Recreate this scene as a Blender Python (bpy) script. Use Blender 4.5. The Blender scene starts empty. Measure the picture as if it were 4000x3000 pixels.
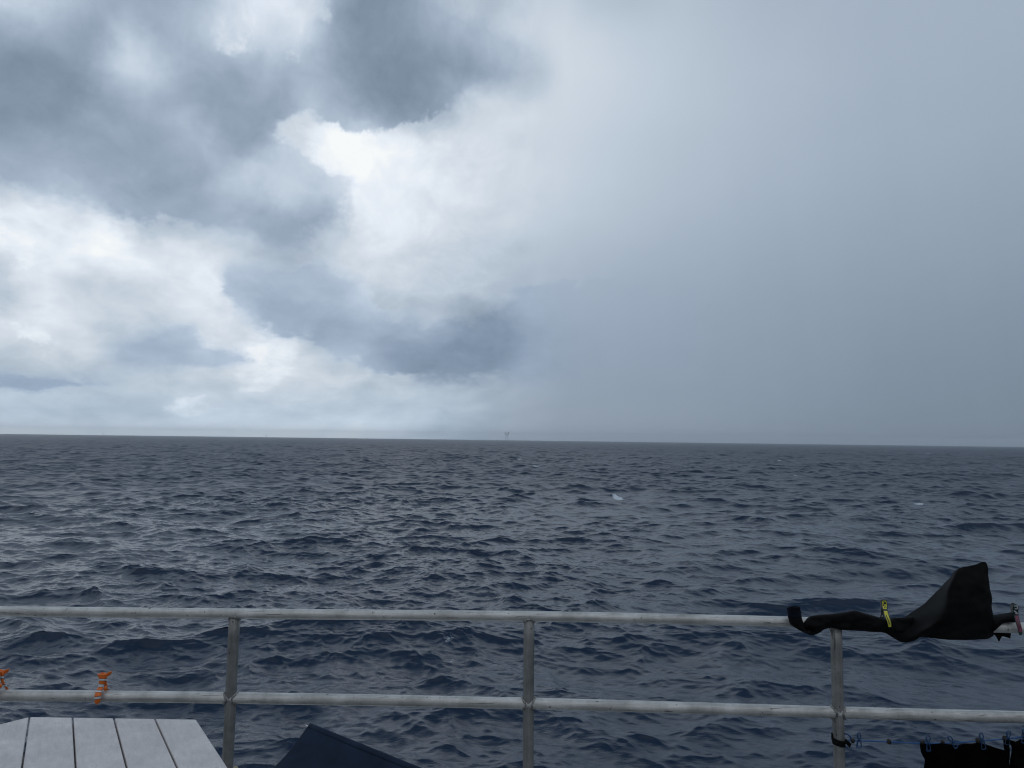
import bpy, bmesh, math, random
import numpy as np
from mathutils import Vector, Matrix, noise as mnoise

random.seed(7)
rng = np.random.default_rng(11)
scene = bpy.context.scene
COL = scene.collection
R = math.radians

# ------------------------------------------------------------------ camera
H = 5.5                       # eye height above the water
F = 2900.0                    # focal length in photo pixels (4000 wide)
PITCH, ROLL = math.atan(217 / F), 0.0127
fw = Vector((0, math.cos(PITCH), math.sin(PITCH)))
up0 = Vector((0, -math.sin(PITCH), math.cos(PITCH)))
rt0 = Vector((1, 0, 0))
rt = rt0 * math.cos(ROLL) + up0 * math.sin(ROLL)
up = up0 * math.cos(ROLL) - rt0 * math.sin(ROLL)
CAM = Vector((0, 0, H))
cd = bpy.data.cameras.new("camera")
cam = bpy.data.objects.new("camera", cd)
COL.objects.link(cam)
cam.matrix_world = Matrix(((rt.x, up.x, -fw.x, 0), (rt.y, up.y, -fw.y, 0), (rt.z, up.z, -fw.z, H), (0, 0, 0, 1)))
cd.sensor_width = 36
cd.lens = 36 * F / 4000
cd.clip_start = 0.05
cd.clip_end = 40000
scene.camera = cam


def ray(px, py):
    return fw * F + rt * (px - 2000) + up * (1500 - py)


def P(px, py, Y):
    """world point seen at photo pixel (px, py), at distance Y ahead of the boat's eye point"""
    d = ray(px, py)
    return CAM + d * (Y / d.y)


def lerp_table(x, xs, ys):
    return float(np.interp(x, xs, ys))


def RY(px):
    """how far ahead the railing runs, per photo column (it bends slightly inboard to the right)"""
    return lerp_table(px, [-1500, 0, 2000, 3280, 4000, 5200], [3.42, 3.40, 3.38, 3.30, 3.26, 3.19])


# ------------------------------------------------------------------ materials
def new_mat(name):
    m = bpy.data.materials.new(name)
    m.use_nodes = True
    nt = m.node_tree
    return m, nt, nt.nodes["Principled BSDF"]


def node(nt, t, **kw):
    n = nt.nodes.new(t)
    for k, v in kw.items():
        setattr(n, k, v)
    return n


def simple(name, col, rough=0.6, metal=0.0, nscale=40.0, namp=0.12, bump=0.0, bscale=200.0, sheen=0.0, stretch=(1, 1, 1), spec=None):
    m, nt, b = new_mat(name)
    tc = node(nt, "ShaderNodeTexCoord")
    mp = node(nt, "ShaderNodeMapping")
    mp.inputs["Scale"].default_value = stretch
    nt.links.new(tc.outputs["Object"], mp.inputs[0])
    n = node(nt, "ShaderNodeTexNoise")
    n.inputs["Scale"].default_value = nscale
    n.inputs["Detail"].default_value = 5
    nt.links.new(mp.outputs[0], n.inputs["Vector"])
    cr = node(nt, "ShaderNodeValToRGB")
    e = cr.color_ramp.elements
    e[0].position, e[1].position = 0.3, 0.7
    e[0].color = tuple(c * (1 - namp) for c in col) + (1,)
    e[1].color = tuple(min(1, c * (1 + namp)) for c in col) + (1,)
    nt.links.new(n.outputs["Fac"], cr.inputs[0])
    nt.links.new(cr.outputs[0], b.inputs["Base Color"])
    b.inputs["Roughness"].default_value = rough
    b.inputs["Metallic"].default_value = metal
    if sheen:
        b.inputs["Sheen Weight"].default_value = sheen
    if spec is not None:
        b.inputs["Specular IOR Level"].default_value = spec
    if bump:
        n2 = node(nt, "ShaderNodeTexNoise")
        n2.inputs["Scale"].default_value = bscale
        n2.inputs["Detail"].default_value = 4
        nt.links.new(mp.outputs[0], n2.inputs["Vector"])
        bp = node(nt, "ShaderNodeBump")
        bp.inputs["Strength"].default_value = bump
        bp.inputs["Distance"].default_value = 0.004
        nt.links.new(n2.outputs["Fac"], bp.inputs["Height"])
        nt.links.new(bp.outputs[0], b.inputs["Normal"])
    return m


def aluminium(name, stretch, base):
    """weathered mill-finish pipe: long drawn streaks, dull oxide blotches, dark scuffs and nicks"""
    m, nt, b = new_mat(name)
    tc = node(nt, "ShaderNodeTexCoord")

    def nz(scale, st, det=5, rough=0.55):
        mp = node(nt, "ShaderNodeMapping")
        mp.inputs["Scale"].default_value = st
        nt.links.new(tc.outputs["Object"], mp.inputs[0])
        n = node(nt, "ShaderNodeTexNoise")
        n.inputs["Scale"].default_value = scale
        n.inputs["Detail"].default_value = det
        n.inputs["Roughness"].default_value = rough
        nt.links.new(mp.outputs[0], n.inputs["Vector"])
        return n.outputs["Fac"]

    def ramp(src, a, b_, ca, cb):
        cr = node(nt, "ShaderNodeValToRGB")
        e = cr.color_ramp.elements
        e[0].position, e[1].position = a, b_
        e[0].color, e[1].color = ca, cb
        nt.links.new(src, cr.inputs[0])
        return cr.outputs[0]

    def mul(a, b_, f=1.0):
        mx = node(nt, "ShaderNodeMix", data_type="RGBA", blend_type="MULTIPLY")
        mx.inputs[0].default_value = f
        nt.links.new(a, mx.inputs[6])
        nt.links.new(b_, mx.inputs[7])
        return mx.outputs[2]
    g = lambda v: (v, v, v * 0.97, 1)
    streak = ramp(nz(1.0, tuple(s * 2 for s in stretch), 6, 0.7), 0.3, 0.72, g(base * 0.72), g(base * 1.2))
    blotch = ramp(nz(9.0, (1, 1, 1), 5, 0.65), 0.32, 0.62, (0.62, 0.63, 0.62, 1), (1, 1, 1, 1))
    scuff = ramp(nz(1.0, tuple(s * 4.5 for s in stretch), 3, 0.6), 0.30, 0.37, (0.22, 0.22, 0.21, 1), (1, 1, 1, 1))
    nick = ramp(nz(55.0, (1, 1, 1), 2, 0.5), 0.26, 0.31, (0.25, 0.25, 0.24, 1), (1, 1, 1, 1))
    c = mul(mul(mul(streak, blotch), scuff), nick)
    nt.links.new(c, b.inputs["Base Color"])
    b.inputs["Metallic"].default_value = 0.35
    rr = node(nt, "ShaderNodeMapRange")
    rr.inputs["To Min"].default_value = 0.38
    rr.inputs["To Max"].default_value = 0.62
    nt.links.new(nz(30.0, (1, 1, 1)), rr.inputs[0])
    nt.links.new(rr.outputs[0], b.inputs["Roughness"])
    bp = node(nt, "ShaderNodeBump")
    bp.inputs["Strength"].default_value = 0.25
    bp.inputs["Distance"].default_value = 0.002
    nt.links.new(nz(1.0, tuple(s * 3 for s in stretch), 6, 0.7), bp.inputs["Height"])
    nt.links.new(bp.outputs[0], b.inputs["Normal"])
    return m


M = {}
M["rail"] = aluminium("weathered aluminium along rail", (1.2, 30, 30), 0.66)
M["post"] = aluminium("weathered aluminium upright", (30, 30, 1.2), 0.31)  # darker base than the rail: the uprights' shade is put into the colour
M["weld"] = simple("weld", (0.28, 0.28, 0.27), 0.5, 0.5, 90, 0.6, 0.8, 220)
M["table"] = None
M["navy"] = simple("navy sling cloth", (0.012, 0.0225, 0.045), 0.8, 0, 14, 0.25, 0.25, 900, 0.0, spec=0.15)
M["tube"] = simple("pale tube end", (0.55, 0.56, 0.55), 0.4, 0.3, 60, 0.1)
M["black"] = simple("black stretch cloth", (0.0027, 0.0027, 0.0030), 0.75, 0, 30, 0.3, 0.35, 400, 0.0, spec=0.14)
M["cuff"] = simple("navy cuff", (0.0035, 0.0045, 0.012), 0.85, 0, 30, 0.25, 0.3, 500, 0.0, spec=0.15)
M["fleece"] = simple("black fleece", (0.0026, 0.0026, 0.0026), 1.0, 0, 120, 0.6, 0.9, 260, 0.0, spec=0.03)
M["strap"] = simple("black webbing strap", (0.004, 0.004, 0.004), 0.85, 0, 80, 0.3, 0.5, 600, spec=0.15)
M["blue"] = simple("blue cord", (0.02, 0.10, 0.29), 0.55, 0, 300, 0.25, 0.4, 700)
M["bluewire"] = simple("blue coated wire", (0.013, 0.060, 0.165), 0.4, 0, 120, 0.2)
M["bead"] = simple("dark brown bead", (0.012, 0.009, 0.007), 0.6, 0, 90, 0.4)
M["orange"] = simple("orange plastic", (0.74, 0.16, 0.014), 0.38, 0, 60, 0.08)
M["white"] = simple("white plastic", (0.66, 0.68, 0.69), 0.4, 0, 60, 0.06)
M["ink"] = simple("black paint", (0.008, 0.008, 0.009), 0.45, 0, 60, 0.1)
M["green"] = simple("dark green plastic", (0.004, 0.045, 0.042), 0.35, 0, 60, 0.1)
M["yellow"] = simple("yellow plastic", (0.72, 0.66, 0.07), 0.42, 0, 60, 0.12)
M["grey_plastic"] = simple("dull clear plastic", (0.10, 0.10, 0.10), 0.4, 0, 60, 0.2)
M["pink"] = simple("pink plastic", (0.22, 0.045, 0.085), 0.42, 0, 60, 0.25)
M["darkgreen"] = simple("black green plastic", (0.004, 0.016, 0.017), 0.35, 0, 60, 0.1)
M["deck"] = simple("painted deck", (0.16, 0.165, 0.17), 0.7, 0, 6, 0.15, 0.3, 60)
M["hull"] = simple("painted hull", (0.35, 0.36, 0.37), 0.5, 0, 3, 0.08)
M["steel"] = simple("painted rig steel", (0.21, 0.22, 0.23), 0.7, 0, 0.3, 0.2)
M["far_steel"] = simple("hazy far steel", (0.32, 0.35, 0.38), 0.7, 0, 0.3, 0.1)  # paler than the rig steel: distance haze is put into the colour
M["beige"] = simple("beige cap", (0.36, 0.32, 0.20), 0.5, 0, 80, 0.15)


def hdpe():
    m, nt, b = new_mat("grey embossed plastic lumber")
    tc = node(nt, "ShaderNodeTexCoord")
    mp = node(nt, "ShaderNodeMapping")
    mp.inputs["Scale"].default_value = (1.0, 5.0, 1.0)          # planks run along local x
    nt.links.new(tc.outputs["Object"], mp.inputs[0])

    def nz(scale, det, src):
        n = node(nt, "ShaderNodeTexNoise")
        n.inputs["Scale"].default_value = scale
        n.inputs["Detail"].default_value = det
        n.inputs["Roughness"].default_value = 0.65
        nt.links.new(src, n.inputs["Vector"])
        return n.outputs["Fac"]
    a = nz(14, 6, mp.outputs[0])
    cr = node(nt, "ShaderNodeValToRGB")
    e = cr.color_ramp.elements
    e[0].position, e[1].position = 0.3, 0.7
    e[0].color = (0.48, 0.45, 0.435, 1)
    e[1].color = (0.62, 0.585, 0.565, 1)
    nt.links.new(a, cr.inputs[0])
    nt.links.new(cr.outputs[0], b.inputs["Base Color"])
    rr = node(nt, "ShaderNodeMapRange")
    rr.inputs[1].default_value, rr.inputs[2].default_value = 0.38, 0.62
    rr.inputs[3].default_value, rr.inputs[4].default_value = 0.26, 0.55
    nt.links.new(nz(6, 5, tc.outputs["Object"]), rr.inputs[0])
    nt.links.new(rr.outputs[0], b.inputs["Roughness"])
    bp = node(nt, "ShaderNodeBump")
    bp.inputs["Strength"].default_value = 0.35
    bp.inputs["Distance"].default_value = 0.002
    nt.links.new(nz(70, 4, mp.outputs[0]), bp.inputs["Height"])
    nt.links.new(bp.outputs[0], b.inputs["Normal"])
    return m


M["table"] = hdpe()


# ------------------------------------------------------------------ object helpers
def tag(o, label=None, cat=None, group=None, kind=None):
    if label: o["label"] = label
    if cat: o["category"] = cat
    if group: o["group"] = group
    if kind: o["kind"] = kind
    return o


def empty(name, loc, label, cat, group=None):
    o = bpy.data.objects.new(name, None)
    o.empty_display_size = 0.05
    o.location = loc
    COL.objects.link(o)
    return tag(o, label, cat, group)


def link_mesh(name, verts, faces, mats, parent=None, smooth=True, fmat=None):
    """one mesh object; world-space input; origin at the parent (or at the first vertex)"""
    verts = [Vector(v) for v in verts]
    if parent is not None:
        off = WORLD[parent.name]
    else:
        off = sum(verts, Vector()) / len(verts)
    me = bpy.data.meshes.new(name)
    me.from_pydata([tuple(v - off) for v in verts], [], faces)
    if not isinstance(mats, (list, tuple)): mats = [mats]
    for m in mats: me.materials.append(m)
    if fmat is not None:
        me.polygons.foreach_set("material_index", fmat)
    bm = bmesh.new()
    bm.from_mesh(me)
    bmesh.ops.recalc_face_normals(bm, faces=bm.faces)
    bm.to_mesh(me)
    bm.free()
    if smooth:
        me.polygons.foreach_set("use_smooth", [True] * len(me.polygons))
    o = bpy.data.objects.new(name, me)
    COL.objects.link(o)
    if parent is not None:
        o.parent = parent
    else:
        o.location = off
    WORLD[o.name] = off
    return o


WORLD = {}


def thing(name, loc, label, cat, group=None):
    o = empty(name, loc, label, cat, group)
    WORLD[o.name] = Vector(loc)
    return o


def bevel(o, w, seg=2):
    b = o.modifiers.new("bevel", "BEVEL")
    b.width = w
    b.segments = seg
    b.limit_method = "ANGLE"
    return o


def subsurf(o, n=2):
    s = o.modifiers.new("smooth", "SUBSURF")
    s.levels = s.render_levels = n
    return o


def solidify(o, t):
    s = o.modifiers.new("thickness", "SOLIDIFY")
    s.thickness = t
    s.offset = 0
    return o


class Geo:
    """collects lofts / tubes / boxes into one mesh"""
    def __init__(self):
        self.v, self.f, self.m = [], [], []

    def add(self, v, f, mi=0):
        o = len(self.v)
        self.v += [Vector(p) for p in v]
        self.f += [tuple(i + o for i in q) for q in f]
        self.m += (mi if isinstance(mi, list) else [mi] * len(f))
        return self

    def loft(self, rings, cap=True, ringmat=None, mi=0):
        n = len(rings[0])
        v = [p for r in rings for p in r]
        f, mm = [], []
        for i in range(len(rings) - 1):
            for j in range(n):
                k = (j + 1) % n
                f.append((i * n + j, i * n + k, (i + 1) * n + k, (i + 1) * n + j))
                mm.append(ringmat[i] if ringmat else mi)
        if cap:
            f.append(tuple(range(n)))
            mm.append(ringmat[0] if ringmat else mi)
            f.append(tuple((len(rings) - 1) * n + j for j in range(n)))
            mm.append(ringmat[-1] if ringmat else mi)
        return self.add(v, f, mm)

    def tube(self, pts, r, seg=16, cap=True, closed=False, mi=0):
        pts = [Vector(p) for p in pts]
        n = len(pts)
        rr = r if isinstance(r, (list, tuple)) else [r] * n
        tans = []
        for i in range(n):
            if closed:
                t = pts[(i + 1) % n] - pts[i - 1]
            else:
                t = pts[min(i + 1, n - 1)] - pts[max(i - 1, 0)]
            tans.append(t.normalized())
        ref = Vector((0, 0, 1)) if abs(tans[0].z) < 0.9 else Vector((1, 0, 0))
        u = tans[0].cross(ref).normalized()
        rings = []
        for i in range(n):
            u = (u - tans[i] * u.dot(tans[i])).normalized()
            w = tans[i].cross(u)
            rings.append([pts[i] + (u * math.cos(a) + w * math.sin(a)) * rr[i] for a in [2 * math.pi * j / seg for j in range(seg)]])
        if closed:
            rings.append(rings[0])
            cap = False
        return self.loft(rings, cap, None, mi)

    def box(self, c, sx, sy, sz, ax=None, mi=0):
        ax = ax or (Vector((1, 0, 0)), Vector((0, 1, 0)), Vector((0, 0, 1)))
        c = Vector(c)
        v = [c + ax[0] * (sx / 2 * i) + ax[1] * (sy / 2 * j) + ax[2] * (sz / 2 * k) for i in (-1, 1) for j in (-1, 1) for k in (-1, 1)]
        f = [(0, 1, 3, 2), (4, 6, 7, 5), (0, 4, 5, 1), (2, 3, 7, 6), (0, 2, 6, 4), (1, 5, 7, 3)]
        return self.add(v, f, mi)

    def ball(self, c, r, seg=14, scale=(1, 1, 1), mi=0, lump=0.0):
        c = Vector(c)
        rings = []
        for i in range(1, seg // 2):
            t = math.pi * i / (seg // 2)
            ring = []
            for j in range(seg):
                a = 2 * math.pi * j / seg
                d = Vector((math.sin(t) * math.cos(a) * scale[0], math.sin(t) * math.sin(a) * scale[1], math.cos(t) * scale[2]))
                k = 1 + lump * mnoise.noise(d * 2.3 + c * 50)
                ring.append(c + d * r * k)
            rings.append(ring)
        return self.loft(rings, True, None, mi)

    def prism(self, outline, vec, mi=0):
        n = len(outline)
        o = [Vector(p) for p in outline]
        v = o + [p + vec for p in o]
        f = [tuple(range(n)), tuple(range(n, 2 * n))] + [(i, (i + 1) % n, n + (i + 1) % n, n + i) for i in range(n)]
        return self.add(v, f, mi)

    def build(self, name, mats, parent=None, smooth=True):
        return link_mesh(name, self.v, self.f, mats, parent, smooth, self.m)


def spline(pts, n):
    """Catmull-Rom resample of a list of tuples/vectors"""
    p = np.array([tuple(q) for q in pts], float)
    m = len(p)
    out = []
    for t in np.linspace(0, m - 1, n):
        i = min(int(t), m - 2)
        s = t - i
        p0, p1, p2, p3 = p[max(i - 1, 0)], p[i], p[i + 1], p[min(i + 2, m - 1)]
        out.append(0.5 * ((2 * p1) + (-p0 + p2) * s + (2 * p0 - 5 * p1 + 4 * p2 - p3) * s * s + (-p0 + 3 * p1 - 3 * p2 + p3) * s ** 3))
    return out


def grid_mesh(geo, rows, mi=0):
    m, n = len(rows), len(rows[0])
    v = [p for r in rows for p in r]
    f = [(i * n + j, i * n + j + 1, (i + 1) * n + j + 1, (i + 1) * n + j) for i in range(m - 1) for j in range(n - 1)]
    return geo.add(v, f, mi)


# ------------------------------------------------------------------ the boat's deck (below the frame)
DECK = H - 1.80
g = Geo()
g.box((0, -0.25, DECK - 0.06), 14, 7.7, 0.12)
o = g.build("deck", M["deck"], None, False); tag(o, kind="structure")
g = Geo()
g.box((0, -0.25, (DECK - 0.12 - 1.2) / 2), 14.1, 7.8, DECK - 0.12 + 1.2)
o = g.build("boat_hull", M["hull"], None, False); tag(o, kind="structure")

# ------------------------------------------------------------------ railing
RT, RM, RP = 0.0225, 0.0242, 0.0240
rail_thing = thing("railing", P(2065, 2500, RY(2065)) * Vector((1, 1, 0)).length if False else Vector((P(2065, 2500, RY(2065)).x, RY(2065), DECK)),
                   "weathered grey aluminium pipe railing crossing the foreground above the sea", "railing")
top_tab = [(-1300, 2374), (0, 2388), (800, 2396), (1500, 2402), (2200, 2409.5), (2700, 2420), (3000, 2427), (3500, 2440), (4000, 2453), (5000, 2482)]
mid_tab = [(-1300, 2700), (0, 2716), (900, 2726), (2065, 2748), (3280, 2783), (4000, 2802), (5000, 2830)]
ty = lambda px: float(np.interp(px, [a for a, _ in top_tab], [b for _, b in top_tab]))
my = lambda px: float(np.interp(px, [a for a, _ in mid_tab], [b for _, b in mid_tab]))
TP = [P(x, y, RY(x)) for x, y in spline(top_tab, 40)]
MP = [P(x, y, RY(x)) for x, y in spline(mid_tab, 40)]
Geo().tube(TP, RT, 28).build("top_rail", M["rail"], rail_thing)
Geo().tube(MP, RM, 28).build("mid_rail", M["rail"], rail_thing)
posts = [((917, ty(917)), (888.5, 3000)), ((2066.5, ty(2066)), (2063, 3000)), ((3265, ty(3265)), (3279, 3000))]
for (tx, tyy), (bx, by) in posts:
    Y = RY(tx)
    a = P(tx, tyy, Y)
    b = P(bx, by, Y)
    d = (b - a) / (b.z - a.z)
    foot = a + d * (DECK - a.z)
    pts = [a - Vector((0, 0, 0.012))] + [a.lerp(foot, t) for t in (0.1, 0.3, 0.5, 0.7, 0.9)] + [foot]
    post = Geo().tube(pts, RP, 26).build("post", M["post"], rail_thing)
    # the weld seams where the mid rail meets the post, and under the top rail
    mz = P(tx, my(tx), Y).z
    c = a + d * (mz - a.z)
    for s in (-1, 1):
        pts, rad = [], []
        for k in range(28):
            ph = 2 * math.pi * k / 28
            yy, zz = RM * 1.02 * math.cos(ph), RM * 1.02 * math.sin(ph)
            xx = math.sqrt(max(0, (RP * 1.02) ** 2 - yy * yy * 0.86)) * s
            j = mnoise.noise(Vector((ph * 2.2, s * 3 + tx, 0.3)))
            pts.append(c + Vector((xx + s * 0.004 + 0.002 * j, yy * 1.0, zz)))
            rad.append(0.0048 + 0.0026 * mnoise.noise(Vector((ph * 3.1, s + tx * 0.7, 4.3))))
        Geo().tube(pts, rad, 8, closed=True).build("weld_seam", M["weld"], post)
    pts, rad = [], []
    for k in range(24):
        ph = 2 * math.pi * k / 24
        xx, yy = RP * 1.02 * math.cos(ph), RP * 1.02 * math.sin(ph)
        zz = -math.sqrt(max(0, RT * RT - min(yy * yy, RT * RT) * 0.9))
        pts.append(a + Vector((xx, yy, zz - 0.002)))
        rad.append(0.0038 + 0.0018 * mnoise.noise(Vector((ph * 3.1, tx * 0.3, 9.3))))
    Geo().tube(pts, rad, 8, closed=True).build("weld_seam", M["weld"], post)

# ------------------------------------------------------------------ grey plank table
vpl, vpr = ray(234, 2000), ray(3234, 2000 + 3000 * 0.0127)
nrm = vpl.cross(vpr).normalized()
if nrm.z < 0: nrm = -nrm
A0 = P(768, 2810, 2.36)
def onplane(px, py):
    d = ray(px, py)
    return CAM + d * ((A0 - CAM).dot(nrm) / d.dot(nrm))
e1 = vpl.normalized()
e2 = nrm.cross(e1).normalized()
B0, C0, R0 = onplane(115, 2800), onplane(0, 2829), onplane(893, 3000)
side = (B0 - A0).length
C1 = B0 + (C0 - B0).normalized() * side
R1 = A0 - e1 * side
mid = (A0 + B0) / 2
inn = nrm.cross(B0 - A0).normalized()
if inn.y > 0: inn = -inn
ctr = mid + inn * side * 1.207
poly = [A0, B0, C1]
poly = poly + [2 * ctr - R1] + [2 * ctr - p for p in poly] + [R1]
to2 = lambda p: Vector(((p - ctr).dot(e1), (p - ctr).dot(e2)))
p2 = [to2(p) for p in poly]

def clip(poly, axis_val, keep_less):
    out = []
    n = len(poly)
    for i in range(n):
        a, b = poly[i], poly[(i + 1) % n]
        ina = (a.y <= axis_val) == keep_less
        inb = (b.y <= axis_val) == keep_less
        if ina: out.append(a)
        if ina != inb:
            t = (axis_val - a.y) / (b.y - a.y)
            out.append(a.lerp(b, t))
    return out
seams = sorted(to2(onplane(x, y)).y for x, y in ((115.3, 2800), (284, 2802), (445.3, 2805), (605.8, 2808)))
pitch_ = (seams[-1] - seams[0]) / 3
lo, hi = min(p.y for p in p2), max(p.y for p in p2)
cuts = list(seams)
while cuts[0] > lo + 0.02: cuts.insert(0, cuts[0] - pitch_)
while cuts[-1] < hi - 0.02: cuts.append(cuts[-1] + pitch_)
table = thing("plank_table", ctr - nrm * (ctr.z - DECK), "pale grey plastic plank table with clipped corners standing in front of the railing", "table")
tm = Matrix((e1, e2, nrm)).transposed()
g = Geo()
for k in range(len(cuts) - 1):
    q = clip(clip(p2, cuts[k] + 0.002, False), cuts[k + 1] - 0.002, True)
    if len(q) < 3: continue
    g.prism([ctr + e1 * p.x + e2 * p.y for p in q], -nrm * 0.03)
o = g.build("tabletop", M["table"], table, False)
# let the plank grain run along the planks: give the mesh a rotated frame
rot = tm.to_4x4()
o.data.transform(Matrix.Translation(-(ctr - WORLD[table.name])))
o.data.transform(rot.inverted())
o.matrix_local = Matrix.Translation(ctr - WORLD[table.name]) @ rot
bevel(o, 0.003, 2)
g = Geo()
for s in (-0.28, 0.28):
    g.box(ctr + e1 * s * 1.2 - nrm * 0.052, 0.09, hi - lo - 0.18, 0.038, (e1, e2, nrm))
bevel(g.build("underframe", M["table"], table, False), 0.003)
for i in (-1, 1):
    for j in (-1, 1):
        tp = ctr + e1 * (0.336 * i) + e2 * (0.26 * j) - nrm * 0.071
        ft = Vector((tp.x, tp.y, DECK)) + Vector((e1.x, e1.y, 0)) * (0.09 * i) + Vector((e2.x, e2.y, 0)) * (0.09 * j)
        ax = (ft - tp).normalized()
        x_ = (e1 - ax * e1.dot(ax)).normalized()
        g = Geo().box((tp + ft) / 2, 0.085, 0.04, (ft - tp).length, (x_, ax.cross(x_), ax))
        bevel(g.build("leg", M["table"], table, False), 0.003)

# ------------------------------------------------------------------ navy sling chair
SA = P(1207, 2826, 2.60)
SB = P(1900, 3107, 1)          # direction of the top bar, brought to the same height
d = ray(1862, 3091); SB = CAM + d * ((SA.z - H) / d.z)
bar = SB - SA
bar = bar.normalized() * 0.66
prof = [SA, P(1132, 2929, 2.53), P(1064, 3000, 2.46), P(975, 3075, 2.36), P(860, 3175, 2.20)]
last = prof[-1]
back = (prof[-1] - prof[0]); back.z = 0; back.normalize()
prof += [last + back * 0.10 + Vector((0, 0, -0.06)), last + back * 0.28 + Vector((0, 0, -0.05)), last + back * 0.42 + Vector((0, 0, 0.02))]
chair = thing("sling_chair", Vector(((SA + bar / 2).x, (SA + bar / 2).y, DECK)), "navy blue cloth sling chair standing between two rail posts, top corner raised", "chair")
pr = [Vector(p) for p in spline(prof, 36)]
rows = []
for t in np.linspace(0, 1, 13):
    sag = -0.012 * math.sin(math.pi * t)
    rows.append([p + bar * t + Vector((0, 0, sag * min(1, i / 6))) for i, p in enumerate(pr)])
o = grid_mesh(Geo(), rows).build("sling", M["navy"], chair)
solidify(o, 0.004); subsurf(o, 1)
# hem sleeve round the top bar, its open end showing the pale tube inside
hem = Geo()
u = bar.normalized()
slope = (pr[2] - pr[0]).normalized()
n_ = u.cross(slope).normalized()
def hem_ring(c, r1, r2):
    return [c + slope * (r1 * math.cos(a) + r1 * 0.75) + n_ * (r2 * math.sin(a)) for a in [2 * math.pi * k / 20 for k in range(20)]]
hem.loft([hem_ring(SA + bar * t, 0.0085, 0.0034) for t in np.linspace(0.012, 1, 14)], cap=False)
o = hem.build("hem", M["navy"], chair); solidify(o, 0.002)
c0 = SA + slope * 0.010
Geo().tube([c0 + u * t for t in (-0.009, 0.0, 0.3, bar.length)], [0.0024, 0.0028, 0.0028, 0.0028], 18).build("top_bar", M["tube"], chair)
for s in (0.10, 0.92):
    b0 = SA + bar * s + slope * 0.012 - Vector((0, 0, 0.008))
    f0 = last + bar * s + back * 0.40 + Vector((0, 0, -0.012))
    Geo().tube([b0, Vector((b0.x, b0.y, DECK)) - back * 0.03], 0.011, 12).build("leg", M["tube"], chair)
    Geo().tube([f0, Vector((f0.x, f0.y, DECK)) + back * 0.03], 0.011, 12).build("leg", M["tube"], chair)
b0 = last + back * 0.41 + Vector((0, 0, 0.012))
Geo().tube([b0, b0 + bar], 0.011, 12).build("front_bar", M["tube"], chair)

# ------------------------------------------------------------------ black garment draped over the top rail
Z1 = lambda x, y: (3000 + x / 1.952, 2150 + y / 1.952)


def zp(x, y, dy=0.0):
    px, py = Z1(x, y)
    return P(px, py, RY(px) + dy)


def wrinkle(rows, amp, sc, seed=0.0):
    out = []
    for r in rows:
        out.append([p + Vector((0, -0.75 * amp + amp * mnoise.noise(Vector((p.x * sc, p.z * sc * 1.6, seed))) + amp * 0.5 * mnoise.noise(Vector((p.x * sc * 2.7, p.z * sc * 3.0, seed + 5))), 0)) for p in r])
    return out


def patch(rows_px, nu, nv):
    """rows of (x, y, dy) control points (zoom coordinates) -> smooth grid of world points"""
    r1 = [spline(r, nu) for r in rows_px]
    cols = [spline([r[j] for r in r1], nv) for j in range(nu)]
    return [[zp(*cols[j][i]) for j in range(nu)] for i in range(nv)]


g = Geo()
bot = [(268, 600), (330, 640), (430, 597), (480, 587), (600, 600), (720, 609), (880, 622), (970, 655), (1090, 670)]
topl = [(262, 548), (322, 500), (430, 486), (560, 475), (650, 459), (750, 484), (880, 518), (980, 512), (1100, 500)]
sleeve = [
    [(x, y - 4, 0.020) for x, y in bot],
    [(x, y, -0.020) for x, y in bot],
    [(0.7 * b[0] + 0.3 * t[0], 0.72 * b[1] + 0.28 * t[1], -0.031) for b, t in zip(bot, topl)],
    [(0.4 * b[0] + 0.6 * t[0], 0.4 * b[1] + 0.6 * t[1], -0.030) for b, t in zip(bot, topl)],
    [(t[0], t[1] + 12, -0.022) for t in topl],
    [(t[0], t[1], 0.0) for t in topl],
    [(t[0], t[1] + 18, 0.034) for t in topl],
    [(0.4 * b[0] + 0.6 * t[0], 0.4 * b[1] + 0.6 * t[1], 0.046) for b, t in zip(bot, topl)],
    [(x, y - 8, 0.030) for x, y in bot],
]
grid_mesh(g, wrinkle(patch(sleeve, 90, 40), 0.011, 17, 1.0))
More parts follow.
